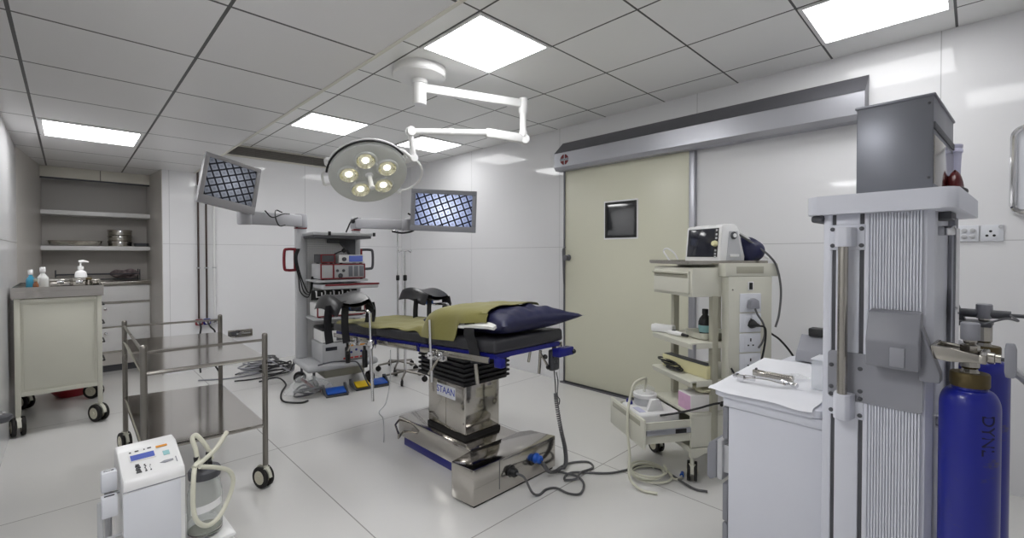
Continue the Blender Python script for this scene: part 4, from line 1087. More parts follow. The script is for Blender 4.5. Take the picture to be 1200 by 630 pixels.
# pendant hand control with its coiled cord
hp = thing('hand_control', 'grey pendant hand control hanging at the table end', 'hand control', (2.12, 1.79, .62))
b = MB(); b.box(2.08, 2.155, 1.772, 1.808, .615, .745, .012, 3); b.box(2.105, 2.135, 1.783, 1.797, .745, .765, .004); b.build('handset_body', M_greydk, hp, world=True)
b = MB()
for i in range(4): b.box(2.098+.026*(i % 2), 2.114+.026*(i % 2), 1.772, 1.776, .66+.03*(i//2), .68+.03*(i//2), .002)
b.build('button', M_grey, hp, world=True)
pc = smooth_path([(2.12, 1.79, .615), (2.125, 1.785, .53), (2.13, 1.78, .42), (2.16, 1.77, .25), (2.19, 1.76, .12), (2.17, 1.74, .035), (2.10, 1.73, .03), (2.02, 1.735, .04), (1.975, 1.742, .09), (1.965, 1.757, .12)], 26)
hx = []
for i, p in enumerate(pc[:-1]):
    d_ = (pc[i+1]-p).normalized(); u = d_.orthogonal().normalized(); w_ = d_.cross(u)
    if 40 < i < len(pc)-14:
        for k in range(5):
            a = (i*5+k)*.62; hx.append(p+(pc[i+1]-p)*(k/5)+(V(1, .2, 0)*math.cos(a)+V(0, .3, 1).cross(V(1, .2, 0))*0+ (d_.cross(V(1, .2, 0)).normalized())*math.sin(a))*.010)
    else: hx.append(p)
MB().tube(hx, .0042, 5).build('coiled_cord', M_cable, hp, world=True)
MB().tube(smooth_path([(2.135, 1.785, .60), (2.145, 1.78, .54), (2.14, 1.78, .46), (2.155, 1.775, .43), (2.15, 1.775, .40)]), .0035, 6).build('hanging_loop', M_greydk, hp, world=True)
# power cord on the floor
b = MB(); b.tube(smooth_path([(1.755, 1.755, .115), (1.775, 1.71, .10), (1.79, 1.665, .03), (1.83, 1.65, .009), (1.90, 1.66, .009), (1.95, 1.63, .009), (1.955, 1.545, .009), (2.0, 1.50, .009), (2.10, 1.55, .009), (2.14, 1.63, .011), (2.11, 1.70, .016), (2.11, 1.76, .012), (2.24, 1.77, .009), (2.34, 1.70, .009), (2.30, 1.63, .009), (2.18, 1.63, .02), (2.09, 1.60, .022), (2.06, 1.66, .009), (2.16, 1.68, .009), (2.30, 1.53, .009), (2.42, 1.47, .009), (2.52, 1.44, .009), (2.58, 1.32, .009), (2.50, 1.10, .009), (2.52, 1.02, .009)], 8), .0065, 8)
tag(b.build('power_cord', M_cable), 'grey power cord twisting over the floor from table base to cream trolley', 'cord')
b = MB(); b.tube(smooth_path([(1.50, 2.66, .70), (1.52, 2.70, .50), (1.50, 2.72, .34), (1.46, 2.74, .28), (1.50, 2.76, .22), (1.55, 2.84, .08), (1.57, 2.88, .006)], 6), .003, 6)
tag(b.build('thin_wire', M_greylt), 'thin pale wire hanging down from the table rail', 'wire')

# drape, pillow and towel on the mattress (same tilted frame)
MT = .0725
def pil_h(x, y):
    """pillow top above the mattress"""
    u = (y-.285)/.36; w_ = (x-.01)/.30
    if abs(u) >= 1 or abs(w_) >= 1: return 0
    return .075*((1-u**4)*(1-w_**4))**.55
b = MB(TM)
def pillow(sgn):
    def f(u, v):
        p, q = u*2-1, v*2-1
        h = .074*max(0, (1-p**4)*(1-q**4))**.55
        x = .008+.27*p*(1-.05*(1-q*q))+.022*p*q*q; y = .285+.345*q*(1-.05*(1-p*p))+.025*q*p*p
        if p > 0 and q < 0: k = (p*q)**2; x += .055*k*k; y -= .03*k*k
        wr = (.005*math.sin(9*p+5*q)+.004*math.sin(17*q-7*p)+.004*math.sin(26*p*q))*(1-p**6)*(1-q**6)
        return (x, y, MT+.074+sgn*h+(wr if sgn > 0 else 0))
    return f
b.surf(pillow(1), 44, 44); b.surf(pillow(-1), 44, 44); bmesh.ops.remove_doubles(b.bm, verts=b.bm.verts[:], dist=.0004)
tag(b.build('pillow', M_navy, ang=80), 'dark navy pillow with pointed corner on the near table end', 'pillow')
b = MB(TM)
def drape(u, v):
    w = max(0, (v-.14)/.86)
    ys = .06+.10*w+.02*math.sin(7*w); y = ys+u*(1.88-ys); x = -.272+w*.534
    if w <= 0: x += .010*math.sin(8*y+1)+.006*math.sin(21*y)
    def top(x, y):
        uu = (y-.285)/.372; w_ = x/.315; p = 0
        if abs(uu) < 1: p = .152*(1-abs(uu)**6)**.6*(1-abs(w_)**6)**.5
        if y > .66: p = .03*math.exp(-((y-.70)/.08)**2)*(1+.4*math.sin(9*x))
        return p
    z = top(x, y)+.004+abs(.004*math.sin(13*y+5*x)+.003*math.sin(29*x-11*y))
    if v < .14:
        t = 1-v/.14; drop = .05+.105*min(1, max(0, (y-.27)/.05)) if y < .56 else .155*math.exp(-((y-.56)/.09)**2)+.012+.008*math.sin(11*y)
        z = z-t*min(drop, z+.03 if y < .8 else drop); x -= .016*math.sin(t*PI/2)
    return (x, y, MT+.002+z)
b.surf(drape, 110, 40, .003)
tag(b.build('olive_drape', M_olive, ang=80), 'olive green cloth covering the mattress and the back of the pillow', 'drape')
b = MB(TM)
def towel(u, v): return (-.286+.05*v, -.01+.30*u, MT+.052+.022*v+.004*math.sin(5*u)+.001*math.sin(13*u))
b.surf(towel, 30, 6, .016)
tag(b.build('white_towel', M_towel), 'folded white towel showing under the olive cloth beside the pillow', 'towel')

# ------------------------------------------------------------------ cream side trolley with sockets
TZ = math.radians(-32)
DT = thing('monitor_trolley', 'tall cream trolley with shelves, sockets on its side and an open bottom drawer', 'trolley', (2.56, 1.13, 0), rotz=TZ)
b = MB()
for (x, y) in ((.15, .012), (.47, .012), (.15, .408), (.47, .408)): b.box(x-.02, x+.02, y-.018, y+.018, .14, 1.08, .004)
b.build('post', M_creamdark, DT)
b = MB(); b.box(.0, .5, -.01, .43, .17, .205, .004); b.prism([(-.01, .205), (.12, .205), (.12, .19), (.03, .15), (-.01, .15)], -.012, .012, 'y'); b.build('base_frame', M_cream, DT)
b = MB(); b.box(.0, .5, .0, .42, .385, .402, .003); b.box(.0, .5, .0, .014, .205, .385); b.box(.0, .5, .406, .42, .205, .385); b.box(.486, .5, .014, .406, .205, .385); b.build('lower_cabinet', M_cream, DT)
dr = MB(); dr.box(-.305, -.29, -.008, .428, .225, .392, .004)
dr.box(-.29, .02, .012, .022, .245, .365); dr.box(-.29, .02, .398, .408, .245, .365); dr.box(-.29, .02, .022, .398, .245, .255)
dr = dr.build('open_drawer', M_cream, DT)
b = MB(); b.box(-.3075, -.304, .03, .39, .345, .375, .002); b.build('grip_recess', M_creamdark, dr)
for ya, yb in ((.002, .012), (.408, .418)): MB().box(-.28, .0, ya, yb, .295, .325, .002).build('slide_rail', M_alum, dr)
b = MB(); b.box(-.10, -.03, -.001, .004, .297, .323, .003); b.build('rail_catch', M_black, dr)
for z, n_ in ((.80, 'upper'), (.58, 'lower')):
    b = MB(); b.box(.0, .48, .0, .42, z, z+.012, .002); b.prism([(.0, z+.012), (-.012, z+.006), (.0, z-.026), (.006, z-.026), (.004, z)], .0, .42, 'y'); b.prism([(-.0, z+.012), (-.01, z+.006), (-.0, z-.026), (.006, z-.026), (.004, z)], .0, .47, 'x', ) if False else None
    b.box(.03, .45, -.004, .0, z-.024, z+.012, .001)
    b.build('shelf', M_cream, DT)
b = MB(); b.box(.0, .5, .0, .42, 1.075, 1.245, .006); b.box(.17, .52, -.065, .0, 1.195, 1.27, .004); b.box(.17, .5, .0, .42, 1.245, 1.262, .003); b.build('top_unit', M_cream, DT)
dr = MB().box(-.012, .002, .02, .40, 1.092, 1.225, .004).build('top_drawer', M_cream, DT)
b = MB(); b.box(-.016, -.011, .03, .39, 1.185, 1.200, .002); b.prism([(-.012, 1.2), (-.03, 1.207), (-.03, 1.213), (-.012, 1.213)], .03, .39, 'y'); b.build('pull_lip', M_creamdark, dr)
b = MB(); b.box(.24, .42, -.0665, -.064, 1.212, 1.252, .001); b.build('side_slot', M_creamdark, DT)
sp = MB(); sp.box(.19, .48, -.065, -.002, .60, 1.195, .006); sp = sp.build('socket_panel', M_cream, DT)
b = MB(); b.box(.315, .352, -.068, -.064, 1.115, 1.165, .003); b.build('rocker_plate', M_white, sp)
b = MB(); b.box(.322, .344, -.071, -.067, 1.12, 1.16, .003); b.build('rocker_switch', M_black, sp)
for i in range(4):
    z = .99-i*.115
    b = MB(); b.box(.26, .40, -.072, -.064, z, z+.108, .005); b.box(.29, .37, -.0735, -.071, z+.012, z+.095, .003); b.build('socket_plate', M_whiteplastic, sp)
    b = MB(); zc = z+.05
    b.box(.326, .334, -.0745, -.073, zc+.012, zc+.03); b.box(.309, .319, -.0745, -.073, zc-.014, zc-.006); b.box(.341, .351, -.0745, -.073, zc-.014, zc-.006); b.build('pin_hole', M_black, sp)
b = MB()
for (x, z) in ((.215, 1.12), (.215, .65)): b.lathe([(.005, 0), (.004, .003)], (x, -.065, z), (0, -1, 0), 10)
b.build('screw', M_steel, sp)
for (x, y, an) in ((-.0+.02, .02, -.6), (.03, .41, .1), (.46, .03, .6), (.46, .40, .9)): caster(DT, x, y, .175, R=.055, ang=an, w=.02)
def dt(p): return MW[DT.name] @ Vector(p)
# steel tray with odds and ends on the trolley top
b = MB(Matrix.Translation(dt((.0, 0, 0))) @ Matrix.Rotation(TZ, 4, 'Z'))
b.box(-.02, .50, -.0, .43, 1.264, 1.268)
for a in ((-.024, -.02, -.004, .434), (.50, .504, -.004, .434), (-.02, .50, -.004, 0.0), (-.02, .50, .43, .434)): b.box(a[0], a[1], a[2], a[3], 1.268, 1.285)
tag(b.build('steel_top_tray', M_steel), 'flat steel tray lying on top of the cream trolley', 'tray')
# patient monitor
pm_ = thing('patient_monitor', 'white patient monitor with dark screen on the cream trolley', 'monitor', dt((.18, .15, 1.268)), rotz=TZ+math.radians(6))
b = MB()
b.prism([(-.02, .0), (.17, .0), (.165, .04), (.13, .20), (.10, .235), (.02, .232), (-.0, .225)], -.15, .15, 'y', bev=.012); b.build('housing', M_cream if False else M_white, pm_)
Ms = frame_mat((-.0085, 0, .122), (0, -1, 0), V(.09, 0, 1).normalized(), V(-1, 0, .09).normalized())
MB(Ms).box(-.128, .128, -.084, .088, 0, .004, .003).build('screen_bezel', M_black, pm_)
MB(Ms).box(-.122, .098, -.08, .083, .003, .0055, .002).build('screen', M_darkscreen, pm_)
b = MB(Ms)
for z in (.075, .05, .028, -.045, -.065, -.083): b.box(.108, .122, z-.006, z+.006, .003, .006, .002)
b.build('side_key', M_greylt, pm_)
MB(Ms).lathe([(.017, 0), (.018, .01), (.014, .022)], (.114, -.005, .004), n=20).build('dial', M_wood, pm_)
b = MB(); b.prism([(.03, .02), (.14, .02), (.11, .19), (.05, .19)], -.153, -.148, 'y'); b.build('side_recess', M_greylt, pm_)
b = MB(); b.lathe([(.022, 0), (.022, .006), (.014, .010)], (.08, -.152, .165), (0, -1, 0), 20); b.build('side_port', M_greydk, pm_)
b = MB(); b.lathe([(.013, 0), (.012, .014)], (.08, -.152, .165), (0, -1, 0), 18); b.box(.05, .12, -.158, -.152, .04, .055, .003); b.build('port_cap', M_white, pm_)
# cuff bag behind, cables
b = MB(Matrix.Translation(dt((.425, .08, 1.268))) @ Matrix.Rotation(TZ, 4, 'Z'))
def cuff(u, v):
    a = 2*PI*u; t = PI*(v*.98+.01)
    return (.082*math.cos(a)*math.sin(t)**.5*(1+.12*math.sin(3*a)), .12*math.sin(a)*math.sin(t)**.5, .075+.072*math.cos(t)*(1+.2*math.sin(2*a+1)))
b.surf(cuff, 30, 16, closed_u=True); cu_ = b.build('pressure_cuff', M_navy); tag(cu_, 'navy blood pressure cuff heaped behind the patient monitor', 'cuff')
b = MB(); b.tube(smooth_path([dt(p) for p in ((.32, .02, 1.44), (.38, -.0, 1.40), (.42, -.03, 1.36), (.46, -.06, 1.315), (.50, -.075, 1.25), (.525, -.08, 1.12), (.51, -.085, .98), (.49, -.08, .90))]), .006, 8)
tag(b.build('monitor_cable', M_cable), 'grey cable dropping from the monitor down the trolley side', 'cable')
b = MB(); b.tube(smooth_path([dt(p) for p in ((.33, .05, 1.46), (.39, .03, 1.42), (.45, -.0, 1.33), (.50, -.01, 1.30))]), .007, 8)
tag(b.build('pressure_hose', M_white), 'white hose curving over the navy cuff', 'hose')
b = MB(); b.tube(smooth_path([dt(p) for p in ((.06, .32, 1.274), (.05, .35, 1.31), (.04, .37, 1.345), (.05, .34, 1.36), (.08, .31, 1.33), (.10, .30, 1.29))]), .005, 8)
b.tube(smooth_path([dt(p) for p in ((.06, .32, 1.274), (.03, .25, 1.274), (.05, .15, 1.274), (.02, .1, 1.274))]), .005, 8)
tag(b.build('sensor_lead', M_white), 'white sensor lead looped on the steel tray left of the monitor', 'cable')
for i, (x, y, m, lb) in enumerate(((.03, .38, M_greydk, 'dark clip at the left end of the trolley top tray'), (.025, .10, M_greylt, 'small pale probe on the front right of the top tray'))):
    t = MB(Matrix.Translation(dt((x, y, 1.268))) @ Matrix.Rotation(TZ+.5*i, 4, 'Z')); t.box(-.02, .02, -.05, .04, 0, .014, .006); t.box(-.012, .012, -.09, -.045, .002, .010, .004)
    tag(t.build('sensor_clip', m), lb, 'sensor clip')
# plugs and leads on the socket panel
def plug(z, m, label, big, lead):
    t = thing('mains_plug', label, 'plug', dt((.33, -.0745, z)), rotz=TZ)
    if big: MB().prism([(-.032, -.028), (.032, -.028), (.026, .02), (.0, .034), (-.026, .02)], -.034, -.0005, 'y', bev=.006).build('plug_body', m, t)
    else: MB().lathe([(.026, 0.0005), (.027, .006), (.02, .022), (.012, .034), (.008, .05)], (0, 0, 0), (0.25, -1, -.1), 18).build('plug_body', m, t)
    MB().tube(smooth_path(lead), .0055, 8).build('lead', M_cable if big else M_blackcable, t)
plug(1.04, M_grey, 'grey three-pin plug in the top socket', True, [(.0, -.03, -.025), (.01, -.04, -.06), (.05, -.035, -.11), (.075, -.02, -.17), (.06, -.02, -.22), (.03, -.025, -.25)])
plug(.925, M_black, 'black round plug in the second socket', False, [(.012, -.045, -.006), (.05, -.05, -.02), (.055, -.045, -.10), (.03, -.04, -.22), (-.02, -.035, -.30), (-.08, -.02, -.325), (-.13, .0, -.25)])
b = MB(); b.tube(smooth_path([dt(p) for p in ((.485, -.05, .86), (.52, -.09, .82), (.60, -.10, .72), (.66, -.07, .60), (.68, -.03, .45))]), .006, 8)
tag(b.build('trolley_lead', M_blackcable), 'dark lead arching from the trolley side towards the white machine', 'cable')
# things on the shelves
t = thing('lotion_bottle', 'dark bottle with pale blue label on the upper shelf', 'bottle', dt((.24, .215, .812)))
t.scale = (1.12, 1.12, 1.12)
MB().lathe([(.034, 0), (.036, .004), (.036, .075), (.030, .095), (.015, .115), (.014, .125)], n=24).build('bottle_body', M_black, t)
MB().lathe([(.0365, .02), (.0365, .058)], n=24, cap=False).build('paper_label', M_teal, t)
MB().lathe([(.017, .12), (.017, .145), (.015, .148)], n=18).build('cap', M_black, t)
b = MB(Matrix.Translation(dt((.19, .13, .813))) @ Matrix.Rotation(TZ, 4, 'Z')); traysurf(b, -.11, .13, -.10, .10, 0.002, .04)
tag(b.build('kidney_dish', M_cream), 'pale shallow dish on the upper trolley shelf', 'dish')
b = MB(Matrix.Translation(dt((.05, .36, .813))) @ Matrix.Rotation(TZ+.6, 4, 'Z')); b.box(-.03, .03, -.06, .09, 0, .05, .012); tag(b.build('tissue_pack', M_white), 'small white pack at the left of the upper shelf', 'pack')
t = thing('ear_thermometer', 'white and black handheld thermometer at the upper shelf edge', 'thermometer', dt((.04, .22, .813)), rotz=TZ+.3)
b = MB(); b.tube([(0, .06, .018), (0, 0, .018), (.0, -.05, .016)], [.014, .017, .010], 12); b.build('grip', M_white, t)
b = MB(); b.tube([(0, -.045, .016), (-.005, -.09, .014)], [.011, .008], 10); b.box(-.008, .008, 0, .03, .03, .037, .003); b.build('tip', M_black, t)
t = thing('extension_box', 'long olive-cream extension block on the lower shelf', 'extension block', dt((.11, .21, .593)), rotz=TZ+math.radians(8))
MB().box(-.035, .035, -.2, .19, 0, .075, .005).build('block_body', M_wood, t)
MB().box(-.03, .03, -.19, .18, .075, .080, .003).build('top_strip', M_greydk, t)
b = MB(); pts = []
for k in range(30):
    a = k*.8; pts.append(dt((.04+.028*math.cos(a)*(1+.3*math.sin(k)), .27+.085*math.sin(a)+.004*k-.05, .600+.0016*k)))
b.tube(smooth_path(pts, 5), .0055, 6); tag(b.build('cable_hank', M_blackcable), 'black cable hank in front of the olive extension block', 'cable')
t = thing('glove_carton', 'white and pink printed carton on the lower cabinet', 'carton', dt((.13, .085, .4025)), rotz=TZ)
MB().box(-.12, .12, -.065, .065, 0, .098, .003).build('carton_body', M_carton, t)
MB().box(-.1215, -.1195, -.061, .061, .004, .094).build('printed_face', M_pink, t)
t = MB(Matrix.Translation(dt((.12, .085, .5012))) @ Matrix.Rotation(TZ, 4, 'Z'))
def glove(u, v):
    a = 2*PI*u; tt = PI*(v*.98+.01); r = 1+.25*math.sin(3*a+2*v)+.12*math.sin(8*a)
    return (.055*r*math.cos(a)*math.sin(tt)**.6, .07*r*math.sin(a)*math.sin(tt)**.6, .022+.02*math.cos(tt)*(1+.3*math.sin(4*a)))
t.surf(glove, 30, 12, closed_u=True); tag(t.build('latex_gloves', mat('latex', rgb(200, 196, 168), .6)), 'crumpled pale latex gloves on the pink printed carton', 'gloves')
b = MB(); b.tube(smooth_path([dt(p) for p in ((.30, -.07, .43), (.16, -.05, .47), (.03, -.02, .44), (-.06, .04, .40), (-.14, .10, .37))]), .006, 8)
b.tube(smooth_path([dt(p) for p in ((.14, -.075, .468), (.16, -.052, .472), (.19, -.05, .47), (.2, -.07, .46))]), .009, 8)
tag(b.build('carton_cable', M_blackcable), 'black cable crossing in front of the pink carton', 'cable')
# nebuliser pump in the open drawer
t = thing('nebuliser_pump', 'white suction nebuliser with clear jar in the open drawer', 'nebuliser', dt((-.145, .22, .256)), rotz=TZ)
MB().box(-.125, .14, -.12, .13, .0, .13, .02, 3).build('pump_body', M_white, t)
b = MB(); b.prism([(-.06, .13), (.05, .13), (.02, .20), (-.03, .20)], -.09, -.06, 'y', bev=.006); b.build('carry_grip', M_white, t)
b = MB(); b.lathe([(.062, .13), (.066, .135), (.066, .175)], (.0, .05, 0), n=30); b.build('jar_base', M_greylt, t)
b = MB(); b.lathe([(.068, .175), (.072, .18), (.072, .198), (.05, .206), (.02, .21), (.0, .21)], (.0, .05, 0), n=30); b.build('jar_lid', M_white, t)
b = MB(); b.lathe([(.06, .19), (.06, .23), (.03, .245), (.0, .246)], (.0, .05, 0), n=28); b.build('clear_cover', M_film, t)
b = MB(); b.box(-.1265, -.12, -.1, .11, .08, .115, .003); b.box(-.11, -.07, -.09, .0, .128, .133, .002); b.build('control_strip', M_lilac, t)
b = MB(); b.lathe([(.016, 0), (.014, .02)], (-.09, .07, .13), n=14); b.lathe([(.016, 0), (.014, .02)], (-.08, .11, .13), n=14); b.build('knob', M_blue, t)
b = MB()
b.tube(smooth_path([dt(p) for p in ((-.16, .25, .47), (-.16, .23, .55), (-.20, .2, .565), (-.26, .19, .54), (-.29, .18, .47), (-.315, .16, .40), (-.33, .14, .30), (-.335, .10, .16), (-.36, .05, .05), (-.33, -.02, .012), (-.26, -.08, .012))], 8), .008, 8)
tag(b.build('nebuliser_tube', M_tube), 'pale tube hanging over the drawer front down to the floor', 'tube')
b = MB(); pts = []
for k in range(60):
    a = k*.42; r = .095+.018*math.sin(k*.23)+.010*math.sin(k*.51+1)
    pts.append((2.455+.02*math.sin(k*.19)+1.1*r*math.cos(a), 1.345+.02*math.cos(k*.27)+r*math.sin(a), .010+.0008*k))
b.tube(smooth_path(pts+[(2.52, 1.22, .012), (2.555, 1.19, .012), (2.59, 1.2, .012)], 4), .0058, 8)
t = thing('tube_coil', 'pale coiled tubing with blue end on the floor by the trolley castor', 'tube', (2.46, 1.345, 0))
b.build('tubing', M_tube, t, world=True)
MB().tube([(2.585, 1.197, .014), (2.625, 1.212, .014)], [.012, .009], 12).build('blue_connector', M_blue2, t, world=True)

# ------------------------------------------------------------------ white anaesthesia machine (x runs into the machine, y towards the drawers)
AZ = math.radians(-4)
AM = thing('anaesthesia_machine', 'large white anaesthesia machine with ribbed side column and worktop', 'anaesthesia machine', (1.777, .343, 0), rotz=AZ)
b = MB()
b.prism([(.0, .0), (.0, -.228), (.008, -.248), (.028, -.262), (.085, -.262), (.085, -.25), (.50, -.25), (.50, .0)], .14, 1.45, 'z'); b.build('column', M_machine, AM, ang=25)
b = MB()
n = 17
for i in range(n):
    y = -.121-i*(.1205/n)
    b.box(-.0052, .001, y-.0042, y, .14, 1.447)
b.build('ribbed_panel', M_machine, AM, smooth=False)
b = MB()
b.box(-.006, .002, -.118, -.105, .14, 1.45, .003); b.box(-.006, .002, -.094, -.032, .14, 1.45, .003); b.box(-.006, .002, -.022, .002, .14, 1.45, .003)
b.build('side_profile', M_machine, AM)
b = MB()
for y in (-.0995, -.027): b.box(-.001, .001, y-.0055, y+.0055, .14, 1.45)
b.build('slot', M_greydk, AM)
b = MB(); b.box(.42, .505, -.268, -.25, .14, 1.45, .003); b.box(.085, .12, -.256, -.25, .14, 1.45, .002); b.build('rear_edge', M_grey, AM)
b = MB()
b.cyl((.2, -.29, .16), (.2, -.29, 1.40), .009, n=10); b.box(.19, .21, -.29, -.25, 1.38, 1.41, .003); b.box(.19, .21, -.29, -.25, .3, .33, .003)
b.lathe([(.018, 0), (.02, .01), (.02, .03), (.015, .04)], (.12, -.252, .82), (0, -1, 0), 16); b.lathe([(.014, 0), (.014, .05)], (.16, -.252, .80), (0, -1, 0), 14)
b.build('gas_fitting', M_chrome, AM)
# top shelf with rounded corners
def rr(x0, x1, y0, y1, r, k=7):
    o = []
    for (cx, cy, a0) in ((x1-r, y1-r, 0), (x0+r, y1-r, 90), (x0+r, y0+r, 180), (x1-r, y0+r, 270)):
        for i in range(k): a = math.radians(a0+90*i/(k-1)); o.append((cx+r*math.cos(a), cy+r*math.sin(a)))
    return o
b = MB(); b.prism(rr(-.045, .56, -.315, .045, .035), 1.448, 1.507, 'z', bev=.004); b.build('top_shelf', M_machine, AM, ang=30)
b = MB(); b.box(-.02, .5, .0, .036, 1.425, 1.448, .008); b.box(.10, .2, -.29, -.25, 1.425, 1.448, .004); b.build('shelf_bracket', M_greydk, AM)
# grab rail on the side
b = MB(); b.cyl((-.042, -.060, .85), (-.042, -.060, 1.385), .0135, n=18); b.build('grab_rail', M_steel, AM)
def rail_end(z0, z1, tube_z):
    b = MB(); b.box(-.010, -.005, -.108, -.014, z0, z1, .003); b.prism([(-.005, -.088), (-.045, -.082), (-.058, -.072), (-.058, -.048), (-.045, -.038), (-.005, -.034)], tube_z[0], tube_z[1], 'z', bev=.003)
    o = b.build('rail_mount', M_machine, AM)
    s = MB()
    for y in (-.0995, -.024):
        for z in (z0+.014, z1-.014): s.lathe([(.0065, 0), (.0065, .003), (.003, .004)], (-.010, y, z), (-1, 0, 0), 12)
    s.build('screw', M_greydk, o)
rail_end(1.335, 1.415, (1.345, 1.405)); rail_end(.805, .885, (.805, .885))
# grey plate with yoke block
b = MB(); b.prism([(p[0], p[1]) for p in rr(-.245, -.014, .86, 1.012, .012)], -.010, -.0055, 'x'); o = b.build('mounting_plate', M_grey, AM)
s = MB()
for y in (-.024, -.0995):
    for z in (.895, .965): s.lathe([(.0065, 0), (.0065, .003), (.003, .004)], (-.010, y, z), (-1, 0, 0), 12)
s.build('screw', M_greydk, o)
b = MB(); b.prism([(-.0095, .995), (-.075, .992), (-.08, 1.07), (-.05, 1.152), (-.0095, 1.158)], -.245, -.125, 'y', bev=.006)
b.prism([(-.24, 1.13), (-.285, .99), (-.285, .965), (-.24, .965)], -.05, .0, 'x', bev=.004)
o = b.build('yoke_block', M_block, AM)
b = MB(); b.box(-.082, -.072, -.215, -.182, 1.0, 1.055, .002); b.build('yoke_cover', M_grey, o)
# yoke arm for the cylinder and the second yoke behind it
CYX, CYY = .05, -.336
b = MB(); b.prism([(-.262, 1.070), (-.268, 1.032), (-.30, 1.028), (CYY-.022, 1.034), (CYY-.022, 1.054), (-.30, 1.066)], CYX-.09, CYX-.078, 'x', bev=.003)
b.prism([(-.262, 1.068), (-.268, 1.034), (CYY-.022, 1.036), (CYY-.022, 1.054)], CYX+.03, CYX+.042, 'x', bev=.003); b.box(CYX-.09, CYX+.042, CYY-.036, CYY-.02, 1.032, 1.056, .004); b.box(CYX-.09, CYX+.042, -.272, -.262, 1.032, 1.068, .003)
b.lathe([(.015, 0), (.015, .012), (.012, .014), (.012, .024)], (CYX-.05, CYY-.036, 1.045), (0, -1, 0), 18)
b.build('yoke_arm', M_steel, AM)
b = MB(); b.cyl((CYX-.05, CYY-.055, 1.045), (CYX-.05, CYY-.072, 1.045), .005, n=10); o = b.build('clamp_screw', M_greydk, AM)
b = MB(); b.prism([(-.045, -.008), (-.03, -.012), (.03, -.012), (.045, -.008), (.045, .008), (.03, .010), (-.03, .010), (-.045, .008)], -.008, .008, 'z', bev=.003)
me_ = frame_mat((CYX-.05, CYY-.076, 1.045), (0, 0, 1), (0, 1, 0), (-1, 0, 0)); bmesh.ops.transform(b.bm, matrix=me_, verts=b.bm.verts[:]); b.build('tee_grip', M_grey, o)
b = MB(); b.prism([(-.262, 1.20), (-.30, 1.09), (-.262, 1.09)], .40, .43, 'x'); b.cyl((.41, -.28, 1.125), (.41, -.40, 1.125), .014, n=12); b.cyl((.41, -.40, 1.125), (.41, -.47, 1.125), .006, n=10); b.box(.40, .42, -.49, -.465, 1.095, 1.155, .004); b.box(.36, .46, -.36, -.28, 1.085, 1.10, .003)
b.build('second_yoke', M_greydk, AM)
# worktop cabinet with drawers
b = MB(); b.box(.02, .70, .004, .318, .13, .735, .006); b.build('cabinet', M_machine, AM)
b = MB(); b.prism(rr(.0, .88, .003, .37, .03), .772, .80, 'z', bev=.005); b.box(.012, .71, .003, .335, .735, .769, .004); b.build('worktop', M_machine, AM, ang=30)
for i, (z0, z1, o_) in enumerate(((.60, .728, 0), (.435, .592, .022), (.28, .427, 0), (.135, .272, 0))):
    q = MB(); q.box(.024, .69, .32+o_, .342+o_, z0, z1, .006)
    if o_: q.box(.04, .67, .30, .32+o_, z0+.03, z1-.02)
    q = q.build('drawer', M_block if i != 1 else M_greylt, AM)
    if i == 1:
        h_ = MB(); h_.prism([(.342+o_, z1-.004), (.372+o_, z1-.02), (.380+o_, z1-.05), (.380+o_, z0+.0), (.368+o_, z0-.012), (.342+o_, z0+.004)], .022, .69, 'x', bev=.004); h_.build('drawer_handle', M_block, q)
b = MB(); b.box(.03, .69, -.30, .36, .075, .135, .02); b.box(-.02, .45, -.46, -.25, .10, .14, .01); b.build('chassis', M_greydk, AM)
for (x, y, an) in ((.06, .30, .3), (.64, .30, .6), (.06, -.28, .9), (.64, -.28, .2)): caster(AM, x, y, .085, R=.036, ang=an, hood=M_greydk, hub=M_greylt, w=.014)
def am(p): return MW[AM.name] @ Vector(p)
AMM = MW[AM.name].copy()
# paper sheet over the worktop
b = MB(AMM)
def paper(u, v):
    x = -.016+.715*u; y = .028+.352*v+.06*u*v; z = .8055+.0018*math.sin(9*u+2*v)+.0012*math.sin(17*v+3)
    o = max(0, -x-.0); z -= o*o*26
    o2 = max(0, y-.372); z -= o2*o2*30
    z -= .006*max(0, (.022-u)/.022)*(.5+.5*math.sin(11*v))
    return (x, y, max(z, .802) if x > .002 else z)
b.surf(paper, 50, 34, .0012)
tag(b.build('paper_sheet', M_paper, ang=80), 'white quilted paper sheet laid over the machine worktop', 'paper sheet')
# laryngoscope parts
lz = .8105
t = thing('laryngoscope', 'ribbed steel laryngoscope handle, rearmost instrument on the paper', 'laryngoscope', am((.27, .235, lz)), rotz=AZ)
b = MB()
prof = [(.011, 0), (.013, .002)]
for i in range(12): prof += [(.0135, .006+i*.0085), (.0115, .010+i*.0085)]
prof += [(.013, .112), (.013, .128), (.009, .132)]
b.lathe(prof, (0, -.06, .014), (0, 1, 0), 18); b.box(-.012, .012, .068, .09, .002, .026, .003); b.build('grip', M_steel, t)
MB().box(-.006, .006, .075, .082, .026, .034, .002).build('hook', M_greydk, t)
t = thing('curved_spatula', 'long curved steel spatula lying in front of the ribbed handle', 'spatula', am((.165, .245, lz)), rotz=AZ+math.radians(12))
b = MB()
def blade(u, v): return ((v-.5)*.02, -.075+.15*u, .006+.016*math.sin(PI*u)*.6+.004*(1-v))
b.surf(blade, 20, 5, .002); b.build('blade', M_steelmir, t)
b = MB(); b.box(-.012, .012, .07, .095, .0, .022, .003); b.box(.0, .012, .03, .07, .004, .024, .003); b.build('heel', M_chrome, t)
t = thing('forceps', 'short steel connector lying nearest the worktop edge', 'steel fitting', am((.205, .165, lz)), rotz=AZ+1.2)
